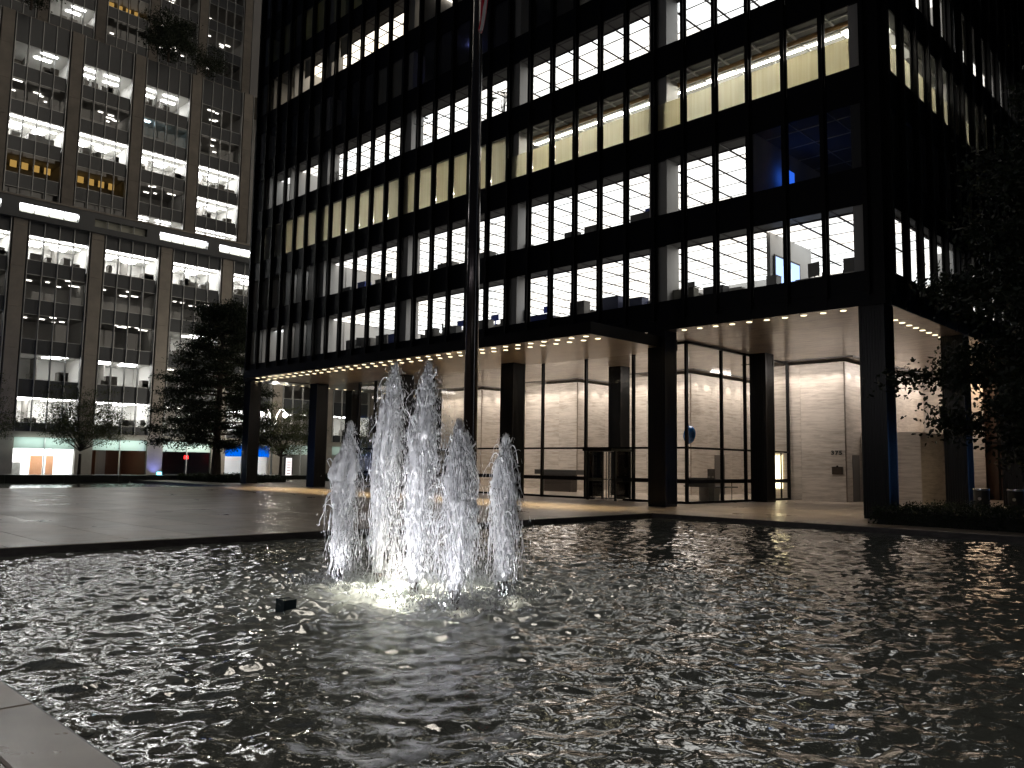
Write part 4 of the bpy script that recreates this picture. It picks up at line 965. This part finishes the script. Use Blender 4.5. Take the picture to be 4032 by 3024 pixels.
def tree(name, x, y, z0, h, rad, trunk_r, label, m, prof, nl=26, per=60, leaf=.07, spread=.35, fan=False, zlow=.25, up=.35, droop=0., group=None, twigs=5, flat=.6, lean=(0, 0), seed=1, cat='tree', fork=0):
    rr = random.Random(seed); t_ = empty(name, (x, y, z0), label, cat, group)
    tr = MB(); pts = [(x+lean[0]*k/6+rr.uniform(-.04, .04), y+lean[1]*k/6+rr.uniform(-.04, .04), z0+h*.93*k/6) for k in range(7)]
    if fork: pts = pts[:3]
    tr.tube(pts, [trunk_r*(1.25 if k == 0 else 1-.13*k) for k in range(len(pts))], 10)
    limbs = MB(); cs = []
    for k in range(nl):
        u = zlow+(1-zlow)*(k+.5)/nl*.97; zz = z0+h*(u if not fork else fork+(u-fork)*.25)
        a = k*2.39996+rr.uniform(-.4, .4); r1 = rad*prof(u)*rr.uniform(.72, 1.08)
        sx, sy = x+lean[0]*u, y+lean[1]*u
        if fork: zz = z0+h*(fork+.22*max(0, u-.6))
        rise = up*r1 if not fork else h*(u-fork)
        p0 = Vector((sx, sy, zz)); p1 = p0+Vector((math.cos(a)*r1*.5, math.sin(a)*r1*.5, rise*.55)); p2 = p0+Vector((math.cos(a)*r1, math.sin(a)*r1, rise))
        lr = trunk_r*.30*(1-u*.6)+.012
        limbs.tube([p0, p1, p2], [lr, lr*.6, lr*.22], 5)
        for q in range(twigs):
            t = .35+.65*(q+rr.random())/twigs; base = p0.lerp(p1, t*2) if t < .5 else p1.lerp(p2, t*2-1)
            a2 = a+rr.uniform(-1.3, 1.3); L_ = rad*.26*rr.uniform(.5, 1.2)*(1.1-.4*t)
            e = base+Vector((math.cos(a2)*L_, math.sin(a2)*L_, L_*rr.uniform(-.3, .5)-droop))
            limbs.tube([base, e], [lr*.35, lr*.12], 4, False); cs += [tuple(e), tuple(base.lerp(e, .55))]
        cs.append(tuple(p2))
    tr.build('trunk', BARK, t_); limbs.build('limbs', BARK, t_)
    leaf_cloud('crown', cs, per, spread, leaf, m, t_, droop*.3, fan, flat); return t_
tree('ginkgo_tree', 7.2, .6, 0, 14.5, 5.9, .24, 'big dark broadleaf tree at the right edge overhanging the corner column', LEAF_G, lambda u: max(.05, 1.0-.85*max(0, (u-.30))/.7) if u > .3 else .86, nl=70, per=150, leaf=.085, spread=.36, fan=True, zlow=.10, up=.12, seed=4, twigs=6)
tree('redwood_tree', -49, .8, 0, 13.8, 5.4, .34, 'tall dark layered conifer left of the tower behind the plaza hedge', LEAF_C, lambda u: max(.06, 1.05*(1-u)**.75), nl=64, per=105, leaf=.14, spread=.42, zlow=.17, up=.05, droop=.12, seed=8, twigs=6, flat=.35)
tree('locust_tree', -56.5, -6.4, -.28, 6.9, 4.2, .13, 'small airy street tree with a forked trunk in front of the lit shop', LEAF_L, lambda u: 1.25-.85*u, nl=34, per=50, leaf=.10, spread=.40, zlow=.5, up=.2, fork=.34, seed=5, flat=.3, group='street trees on the side street')
tree('locust_tree', -56.5, -14.2, -.28, 7.3, 4.2, .13, 'airy street tree cut by the left edge of the photo', LEAF_L, lambda u: 1.25-.85*u, nl=34, per=50, leaf=.10, spread=.40, zlow=.5, up=.2, fork=.36, seed=6, flat=.3, group='street trees on the side street')
tree('locust_tree', -53.5, 8.8, 0, 6.3, 3.9, .14, 'leafy tree seen between the two left columns below the street lamp', LEAF_L, lambda u: 1.25-.8*u, nl=26, per=55, leaf=.11, spread=.42, zlow=.42, up=.2, fork=.30, seed=7, flat=.35, group='street trees on the side street')
tree('locust_tree', -52, 17.5, 0, 5.6, 3.2, .12, 'slim tree seen right of the second column from the left', LEAF_L, lambda u: 1.25-.8*u, nl=20, per=36, leaf=.11, spread=.40, zlow=.4, up=.2, fork=.32, seed=9, flat=.35, group='street trees on the side street')
tree('terrace_tree', -78.5, -6.7, 45.9, 5.2, 2.6, .12, 'dark bushy tree on the upper terrace at the top left corner', LEAF_C, lambda u: .95, nl=18, per=50, leaf=.2, spread=.5, zlow=.2, up=.3, seed=11, group='trees on the building terrace')
tree('terrace_tree', -79.0, 7.2, 45.9, 4.4, 2.5, .12, 'round dark tree on the terrace above the third window bay', LEAF_C, lambda u: .9, nl=20, per=50, leaf=.2, spread=.5, zlow=.15, up=.3, seed=12, group='trees on the building terrace')
tree('terrace_tree', -79.0, 11.8, 45.9, 2.6, 1.8, .08, 'sparse lower shrub on the terrace right of the round tree', LEAF_C, lambda u: .9, nl=14, per=22, leaf=.18, spread=.5, zlow=.1, up=.3, seed=13, group='trees on the building terrace', cat='shrub')
def hedge(name, x0, y0, x1, y1, h, label, n, leaf=.07):
    t_ = empty(name, ((x0+x1)/2, (y0+y1)/2, 0), label, 'hedge')
    B(x0+.1, y0+.1, -.1, x1-.1, y1-.1, h-.12).build('soil_and_stems', pbr(name+'_inner', (.02, .022, .015), .9), t_)
    P = []
    for k in range(n):
        x, y = x0+rs.rand()*(x1-x0), y0+rs.rand()*(y1-y0); e = rs.rand()
        if e < .35: y = y0+.05+.1*rs.rand(); z = rs.rand()*h
        elif e < .45: x = (x0 if rs.rand() < .5 else x1); z = rs.rand()*h
        else: z = h-.08+.09*math.sin(x*3.1)*math.cos(y*2.7)+.05*rs.rand()
        P.append((x, y, z))
    leaf_cloud('foliage', P, 5, .06, leaf, LEAF_H, t_, 0, False, 1., kind='stuff'); return t_
hedge('ivy_bed', .75, -2.75, 15.5, 4.0, .46, 'dark low ivy bed beside the corner column behind the pool', 5200)
hedge('ivy_bed', -51.5, -1.0, -44.0, 4.0, .42, 'low dark ivy bed around the conifer at the left column', 2600, .09)
hedge('ivy_bed', -48.5, 9.0, -43.9, 19, .55, 'clipped hedge seen between the two left columns', 2200, .09)
# granite bench wall on the north side
wl_ = empty('bench_wall', (-52.4, -15, 0), 'long low dark marble wall behind the far pool on the left', 'wall')
for k in range(16): B(-52.8, -34+k*3.6+.006, -.25, -51.75, -34+(k+1)*3.6-.006, .36).build('marble_block', GREEN_MARBLE, wl_)

# ------------------------------------------------------------------ plaza furniture
fp = empty('flagpole', (-9.0, -10.0, 0), 'tall tapering dark bronze flagpole standing between fountain and entrance', 'flagpole')
MB().tube([(-8.95, -10, .05), (-8.98, -10, 9), (-9.02, -10, 22)], [.225, .20, .13], 28).build('pole', pbr('polished_bronze_pole', (.07, .06, .06), .18, .8), fp, smooth=True)
MB().tube([(-8.95, -10, 0), (-8.95, -10, .06)], .34, 28).build('base', BRONZE, fp)
MB().tube([(-8.73, -10.08, 1.5), (-8.83, -10.06, 19)], .012, 6).build('halyard', STEEL, fp)
# flag: limp folded cloth with red and white stripes
m, nt, out = mat('striped_flag'); p = N(nt, 'ShaderNodeBsdfPrincipled', Roughness=.8); L(nt, p.outputs[0], out.inputs[0])
uvn = N(nt, 'ShaderNodeUVMap'); uvn.uv_map = 'UVMap'; sp = N(nt, 'ShaderNodeSeparateXYZ'); L(nt, uvn.outputs[0], sp.inputs[0])
mu = N(nt, 'ShaderNodeMath', operation='MULTIPLY'); mu.inputs[1].default_value = 6.5; L(nt, sp.outputs['X'], mu.inputs[0]); fr_ = N(nt, 'ShaderNodeMath', operation='FRACT'); L(nt, mu.outputs[0], fr_.inputs[0])
gt = N(nt, 'ShaderNodeMath', operation='GREATER_THAN'); gt.inputs[1].default_value = .5; L(nt, fr_.outputs[0], gt.inputs[0])
mc = N(nt, 'ShaderNodeMix', data_type='RGBA'); mc.inputs[6].default_value = (.50, .02, .035, 1); mc.inputs[7].default_value = (.72, .70, .70, 1); L(nt, gt.outputs[0], mc.inputs[0]); L(nt, mc.outputs[2], p.inputs['Base Color'])
nu, nv = 60, 50; V = []; F = []; UV = []
for j in range(nv+1):
    v = j/nv; z = 15.75+v*4.2
    for i in range(nu+1):
        u = i/nu; wd = (.10+.62*min(1, v*1.8)**.7)
        zz = z + (0 if v > .0 else 0) - (1-u)*.0 + .25*u*(1-v)*2.2
        V.append((-8.72+u*wd*.8+.04*math.sin(u*17+v*3), -10.12-.16*math.sin(u*21+v*2.3)*(.4+.6*v)-.1*u, zz-.5*u*(1-v))); UV.append((u, v))
for j in range(nv):
    for i in range(nu): a = j*(nu+1)+i; F.append((a, a+1, a+nu+2, a+nu+1))
b = MB(); b.v = V; b.f = F; fo = b.build('flag', m, smooth=True, label='limp red and white striped flag hanging folded high on the flagpole', cat='flag')
uvl = fo.data.uv_layers.new(name='UVMap')
for lp in fo.data.loops: uvl.data[lp.index].uv = UV[lp.vertex_index]
# litter bins
def bin_(x, y, label):
    t_ = empty('litter_bin', (x, y, 0), label, 'litter bin', 'litter bins beside the side columns')
    MB().tube([(x, y, 0), (x, y, .86)], .27, 24).build('body', pbr('dark_steel', (.04, .04, .042), .5, .3), t_, smooth=False)
    MB().tube([(x, y, .86), (x, y, .93)], [.29, .285], 24).build('rim', STEEL, t_); MB().tube([(x, y-.28, .55), (x, y-.29, .55)], .06, 10).build('badge', WHITE, t_)
bin_(1.05, 7.2, 'round dark metal litter bin with steel rim between the right columns'); bin_(2.1, 7.6, 'second round litter bin cut by the right edge of the photo')
# street lamp with two arms
sl = empty('street_lamp', (-60.9, 12.0, -.28), 'twin arm street lamp with glowing globes between the left columns', 'street lamp')
lx, ly = -60.9, 12.0
MB().tube([(lx, ly, -.28), (lx, ly, 5.2)], [.11, .06], 12).build('post', pbr('painted_post', (.25, .27, .28), .4), sl)
for s in (-1, 1):
    MB().tube([(lx, ly+s*.05, 4.4), (lx, ly+s*.30, 5.2), (lx, ly+s*.38, 5.9), (lx, ly+s*.75, 6.55), (lx, ly+s*1.15, 6.45), (lx, ly+s*1.25, 6.2)], [.05, .05, .045, .04, .035, .03], 8).build('arm', pbr('white_arm', (.6, .62, .65), .4), sl)
    g_ = MB().tube([(lx, ly+s*1.25, 6.2), (lx, ly+s*1.25, 6.1), (lx, ly+s*1.25, 5.95), (lx, ly+s*1.25, 5.82), (lx, ly+s*1.25, 5.75)], [.12, .22, .24, .15, .04], 14).build('globe', emit('lamp_globe', (1., .93, .75), 14.), sl, smooth=True)
o = lamp('street_lamp_light', 'POINT', (0, 0, 0), 600, (1, .93, .8), shadow_soft_size=.25); o.parent = sl; o.location = (0, 0, 6.2)
# information pillar
kp = empty('information_pillar', (-58.6, 12.3, -.28), 'narrow upright poster pillar on the pavement between the left columns', 'poster stand')
B(-58.7, 12.1, -.28, -58.5, 12.85, 1.95).build('body', BLACK, kp); B(-58.498, 12.17, .1, -58.494, 12.78, 1.85).build('poster', emit('poster_face', (.75, .68, .66), .4), kp)
q = MB()
for k in range(5): q.box(-58.492, 12.28, .35+k*.27, -58.490, 12.68, .42+k*.27)
q.build('poster_print', pbr('poster_ink', (.25, .05, .05), .6), kp)
# pool fitting
pf = empty('pool_fitting', (1.72, -22.58, -.62), 'small dark square fitting sticking out of the water left of the jets', 'pool fitting')
B(1.62, -22.66, -.62, 1.66, -22.50, .0).build('housing', pbr('blue_black_metal', (.03, .05, .06), .3, .5), pf)
B(1.66, -22.66, -.62, 1.80, -22.50, -.005).build('cap', bpy.data.materials['blue_black_metal'], pf)

# ------------------------------------------------------------------ fountain
m, nt, out = mat('aerated_water')
g = N(nt, 'ShaderNodeNewGeometry'); nz = N(nt, 'ShaderNodeTexNoise', Scale=14., Detail=5., Roughness=.7)
mp = N(nt, 'ShaderNodeMapping', Scale=(1, 1, .28)); L(nt, g.outputs['Position'], mp.inputs[0]); L(nt, mp.outputs[0], nz.inputs['Vector'])
rp = N(nt, 'ShaderNodeValToRGB'); rp.color_ramp.elements[0].position = .3; rp.color_ramp.elements[1].position = .7; rp.color_ramp.elements[0].color = (.78, .79, .82, 1); rp.color_ramp.elements[1].color = (.97, .97, .97, 1); L(nt, nz.outputs[0], rp.inputs[0])
d = N(nt, 'ShaderNodeBsdfDiffuse'); t = N(nt, 'ShaderNodeBsdfTranslucent'); gl = N(nt, 'ShaderNodeBsdfGlossy', Roughness=.12); m1 = N(nt, 'ShaderNodeMixShader'); m1.inputs[0].default_value = .45; m2 = N(nt, 'ShaderNodeMixShader'); m2.inputs[0].default_value = .14
bp = N(nt, 'ShaderNodeBump', Strength=.7, Distance=.03); L(nt, nz.outputs[0], bp.inputs['Height'])
for s_ in (d, t, gl): L(nt, bp.outputs[0], s_.inputs['Normal'])
L(nt, rp.outputs[0], d.inputs[0]); L(nt, rp.outputs[0], t.inputs[0]); L(nt, d.outputs[0], m1.inputs[1]); L(nt, t.outputs[0], m1.inputs[2]); L(nt, m1.outputs[0], m2.inputs[1]); L(nt, gl.outputs[0], m2.inputs[2])
trn = N(nt, 'ShaderNodeBsdfTransparent'); m3 = N(nt, 'ShaderNodeMixShader'); m3.inputs[0].default_value = 1.0; L(nt, trn.outputs[0], m3.inputs[1]); L(nt, m2.outputs[0], m3.inputs[2]); L(nt, m3.outputs[0], out.inputs[0])
WATERW = m
labs = ['short leftmost fountain jet, bending over at its ragged tip', 'tallest fountain jet, second from the left above the underwater light', 'second tall fountain jet, just left of the flagpole', 'nearest short fountain jet in front of the flagpole', 'rightmost short fountain jet in front of a black column', 'small fountain jet at the back, half hidden by the nearest one']
def spindles(P, D, Ln, Rd):
    """elongated drops: P centre, D direction, Ln half length, Rd radius"""
    n = len(P); D = D/np.linalg.norm(D, axis=1)[:, None]; a = np.cross(D, rs.normal(0, 1, (n, 3))); a /= np.linalg.norm(a, axis=1)[:, None]; b = np.cross(D, a)
    q = [P+D*Ln[:, None]]
    for k in range(4):
        t = k*math.pi/2; q.append(P+(a*math.cos(t)+b*math.sin(t))*Rd[:, None]+D*(Ln*.15)[:, None])
    q.append(P-D*Ln[:, None]); V = np.stack(q, 1).reshape(-1, 3); i = np.arange(n)[:, None]*6
    F = np.concatenate([i+np.array([[0, 1+k, 1+(k+1) % 4]]) for k in range(4)]+[i+np.array([[5, 1+(k+1) % 4, 1+k]]) for k in range(4)], 0); return V, F
G = 9.8
for ji, (nx, ny, top, bend) in enumerate(NOZ):
    jt = empty('fountain_jet', (nx, ny, PW), labs[ji], 'fountain jet', 'jets of the plaza fountain')
    MB().tube([(nx, ny, -.62), (nx, ny, -.12), (nx, ny, .035)], [.045, .050, .066], 14).build('nozzle', pbr('nozzle_bronze', (.06, .05, .045), .35, .6), jt)
    H = top+.05; v0 = math.sqrt(2*G*H); rr = random.Random(50+ji)
    wind = Vector(((.09, .11, .08, .0, .01, .02)[ji], 0, 0))
    dirx = Vector((_r.x, _r.y, 0))          # sideways drift of the plumes, seen in the photo
    # solid rising core: rough column, several interlaced strands
    cb = MB()
    def core_r(u): return .042+.036*min(1, u*2.2)+.052*math.sin(min(1, u*1.1)*math.pi*.8)
    ns, na = 110, 30; V = []; F = []
    for i in range(ns+1):
        u = i/ns*.93; z = -.05+u*H; tm = u
        cx = nx+dirx.x*wind.x*tm**2*H*.5; cyy = ny+dirx.y*wind.x*tm**2*H*.5
        for k in range(na):
            a = 2*math.pi*k/na; nn = (mn.fractal(Vector((math.cos(a)*1.9+ji*9, math.sin(a)*1.9, z*1.7)), .75, 2.3, 5)+.25*mn.noise(Vector((math.cos(a)*7, math.sin(a)*7, z*2.2+ji))))
            r0 = core_r(u)*(1-.82*max(0, (u-.62)/.31)**1.3)*(1+(.2+1.25*u)*nn)
            r0 = max(.008, r0); V.append((cx+r0*math.cos(a), cyy+r0*math.sin(a), z))
    for i in range(ns):
        for k in range(na): F.append((i*na+k, i*na+(k+1) % na, (i+1)*na+(k+1) % na, (i+1)*na+k))
    cb.v = V; cb.f = F; cb.build('water_column', WATERW, jt, smooth=True)
    # ragged curling ropes of water near the head
    rp_ = MB()
    for k in range(75):
        u0 = rr.uniform(.35, .92); a = rr.uniform(0, 6.28); r1 = core_r(u0)*rr.uniform(.5, 1.1)*(1-.7*max(0, (u0-.6)/.4)); z = -.05+u0*H
        cx, cyy = nx+dirx.x*wind.x*u0**2*H*.5, ny+dirx.y*wind.x*u0**2*H*.5
        p = Vector((cx+r1*math.cos(a), cyy+r1*math.sin(a), z)); vel = Vector((math.cos(a)*rr.uniform(.1, .7), math.sin(a)*rr.uniform(.1, .7), rr.uniform(-.5, .75)*math.sqrt(max(.05, 2*G*H*(1-u0)))))
        pts = []; rad = []; nst = rr.randint(7, 16); w0 = rr.uniform(.006, .016)
        for i in range(nst):
            t = i*.028; q = p+vel*t+Vector((0, 0, -.5*G*t*t)); q += Vector((mn.noise(q*5.), mn.noise(q*5.+Vector((9, 0, 0))), .4*mn.noise(q*6.)))*.06
            pts.append(q); rad.append(max(.002, w0*(1+.9*mn.noise(q*14.))*(1-i/nst*.7)))
        rp_.tube(pts, rad, 6)
    for k in range(8):
        a = rr.uniform(0, 6.28); u0 = .9; end_ = rr.uniform(.84, .985); cx, cyy = nx+dirx.x*wind.x*u0**2*H*.5, ny+dirx.y*wind.x*u0**2*H*.5; pts = []; rad = []
        for i in range(14):
            s = i/13; q = Vector((cx+.02*math.cos(a), cyy+.02*math.sin(a), -.05+(.66+(end_-.66)*s)*H)); q += Vector((mn.noise(Vector((s*2.6, k, ji))), mn.noise(Vector((s*2.6, k+5, ji))), 0))*.17*s
            pts.append(q); rad.append(.040*(1-s*s)**.8*(1+.9*mn.noise(Vector((s*6, k*3, ji))))+.004)
        rp_.tube(pts, rad, 8)
    rp_.build('water_ropes', WATERW, jt, smooth=True)
    # rising and falling drops on ballistic paths
    nr, nf = (1500, 6500) if top > 2.5 else (1200, 4600)
    u = rs.rand(nr)**.8*.97; ang = rs.rand(nr)*6.283; rad_ = np.array([core_r(x)*(1-.85*max(0, (x-.6)/.4)**1.2) for x in u])*np.abs(rs.normal(.95, .38, nr))
    off = np.stack([nx+dirx.x*wind.x*u**2*H*.5+rad_*np.cos(ang), ny+dirx.y*wind.x*u**2*H*.5+rad_*np.sin(ang), -.05+u*H], 1)
    D = np.stack([rs.normal(0, .12, nr), rs.normal(0, .12, nr), np.ones(nr)], 1)
    V1, F1 = spindles(off, D, .03+.13*rs.rand(nr)*(1-u*.6), .004+.008*rs.rand(nr))
    hh = H*(.55+.45*rs.rand(nf)**.6); vx = np.abs(rs.normal(0, .23 if top < 2.5 else .28, nf))+.04; an = rs.rand(nf)*6.283
    tf = rs.rand(nf)**.75*np.sqrt(2*hh/G); tu = np.sqrt(2*hh/G); z = -.05+hh-.5*G*tf**2; lat = vx*(tu*.10+tf*1.25)
    P = np.stack([nx+dirx.x*wind.x*H*.5+lat*np.cos(an), ny+dirx.y*wind.x*H*.5+lat*np.sin(an), z], 1)
    D = np.stack([vx*np.cos(an), vx*np.sin(an), -G*tf-.4], 1)
    V2, F2 = spindles(P, D, .008+.085*rs.rand(nf)**1.5*(tf+.25), .0020+.0046*rs.rand(nf)**2)
    V = np.concatenate([V1, V2]); F = np.concatenate([F1, F2+len(V1)])
    so = bpy.data.objects.new('spray', np_mesh('spray', V, F, WATERW, True)); link(so, jt, (0, 0, 0)); so['kind'] = 'stuff'
# splash crowns where the water lands
sp_n = 9000; src = rs.randint(0, 6, sp_n); ctr = np.array([(a, b) for a, b, _, _ in NOZ])[src]
r_ = np.abs(rs.normal(.33, .24, sp_n)); an = rs.rand(sp_n)*6.283
P = np.stack([ctr[:, 0]+r_*np.cos(an), ctr[:, 1]+r_*np.sin(an), PW+np.abs(rs.normal(0, .045, sp_n))], 1)
D = np.stack([rs.normal(0, .5, sp_n), rs.normal(0, .5, sp_n), np.ones(sp_n)], 1)
V, F = spindles(P, D, .006+.03*rs.rand(sp_n)**2, .004+.007*rs.rand(sp_n))
so = bpy.data.objects.new('splash', np_mesh('splash', V, F, WATERW, True)); link(so); tag(so, 'low white splashing drops on the water under the jets', 'splash', kind='stuff')
# the bright submerged lamp, and others added to whiten the remaining jets
uls = ['bright submerged lamp at the foot of the tallest jet', 'added lamp brightening the leftmost jet from its foot', 'added lamp brightening the second tall jet from before it', 'added lamp brightening the nearest jet from its foot', 'added lamp brightening the rightmost jet from its foot', 'added lamp brightening the jets from behind the nearest one']
for k, (x, y, e, z) in enumerate(((1.14, -20.52, 18, -.10), (.28, -20.95, 9, -.10), (1.95, -21.10, 14, -.10), (2.82, -21.15, 9, -.10), (2.75, -20.1, 9, -.10), (1.75, -20.0, 20, -.10))):
    ul = empty('fountain_lamp', (x, y, -.5), uls[k], 'fountain lamp', 'submerged lamps of the fountain')
    MB().tube([(x+.16, y, -.6), (x+.16, y, -.26)], [.06, .08], 16).build('housing', BRONZE, ul)
    MB().tube([(x+.16, y, -.259), (x+.16, y, -.25)], .07, 16).build('lens', emit('lamp_lens_%d' % k, (1., .93, .84), 60. if k == 0 else 2.), ul)
    if k in (0, 2, 5):
        o = lamp('underwater_beam', 'SPOT', (0, 0, 0), 130 if k == 0 else 26, (1., .95, .86), (math.radians(180), 0, 0), spot_size=math.radians(165), spot_blend=1., shadow_soft_size=.08); o.parent = ul; o.location = (0, 0, -.06)
    o = lamp('lamp_beam', 'SPOT', (0, 0, 0), e, (1., .93, .87) if k == 0 else (.96, .95, 1.), (math.radians(180), 0, 0), spot_size=math.radians(150), spot_blend=1., shadow_soft_size=.08); o.parent = ul; o.location = (0, 0, z+.5)  # beam raised above the surface to brighten the jet
# floods added to brighten the jets: one in the fitting, the others unseen
def aim0(o, tgt): o.rotation_euler = (Vector(tgt)-o.location).to_track_quat('-Z', 'Y').to_euler()
o = lamp('flood_beam', 'SPOT', (1.72, -22.42, .0), 46, (.95, .95, 1.), spot_size=math.radians(75), spot_blend=1., shadow_soft_size=.1); aim0(o, (1.5, -20.5, 1.5)); o.parent = pf; o.location = Vector((1.72, -22.45, .0))-WL[pf.name]
for k, (x, y) in enumerate(((4.0, -22.3), (-1.0, -22.0))):
    fl_ = empty('added_floodlight', (x, y, -.5), ['unseen floodlight added right of the jets to brighten them', 'unseen floodlight added left of the jets to brighten them'][k], 'floodlight', 'floodlights added to brighten the fountain')
    MB().tube([(x, y, -.6), (x, y, -.3)], [.06, .09], 14).build('housing', BRONZE, fl_)
    o = lamp('flood_beam', 'SPOT', (x, y, -.05), 46, (.95, .95, 1.), spot_size=math.radians(75), spot_blend=1., shadow_soft_size=.1); aim0(o, (1.5, -20.5, 1.5)); o.parent = fl_; o.location = (0, 0, .45)
# unseen blue glowing panels, added so the columns reflect blue
def aim(o, tgt):
    o.rotation_euler = (Vector(tgt)-o.location).to_track_quat('-Z', 'Y').to_euler()
BLUEA = emit('blue_glow_left', (.10, .30, 1.), .22)
lm = empty('blue_glow_panel', (-62, -17.5, -.28), 'added blue glowing panel out of view, for the blue on the left column fronts', 'screen')
B(-62.2, -20.5, .2, -62.0, -14.3, 6.5).build('glow_face', BLUEA, lm); B(-62.1, -17.6, -.28, -62.05, -17.4, .2).build('post', BLACK, lm)
lm2 = empty('blue_glow_board', (7.5, 30, 0), 'long added blue hoarding on the side street outside the picture', 'glowpanel')
B(3.2, 30, .1, 12.5, 30.2, 4.2).build('glow_board_face', emit('blue_glow_right', (.14, .36, .9), .18), lm2)  # unseen, added for the blue reflection on the right column sides
# street lamps of the avenue behind the photographer
for k, (ax, ay) in enumerate(((-14, -40), (4, -41), (22, -40))):
    al = empty('avenue_lamp', (ax, ay, 0), 'tall street lamp on the avenue behind the photographer, %s of three' % ('first', 'second', 'third')[k], 'street lamp', 'street lamps of the avenue')
    MB().tube([(ax, ay, -.1), (ax, ay, 8.6)], [.12, .06], 12).build('post', bpy.data.materials['painted_post'], al)
    MB().tube([(ax, ay, 8.6), (ax, ay+.8, 9.1), (ax, ay+1.8, 9.1)], .04, 8).build('arm', bpy.data.materials['painted_post'], al)
    MB().tube([(ax, ay+1.8, 9.05), (ax, ay+1.8, 8.9), (ax, ay+1.8, 8.75)], [.1, .2, .12], 14).build('globe', emit('avenue_globe_%d' % k, (1., .92, .8), 20.), al, smooth=True)
    o = lamp('avenue_lamp_light', 'POINT', (0, 0, 0), 150, (.97, .95, 1.), shadow_soft_size=.3); o.parent = al; o.location = (0, 1.8, 8.5)
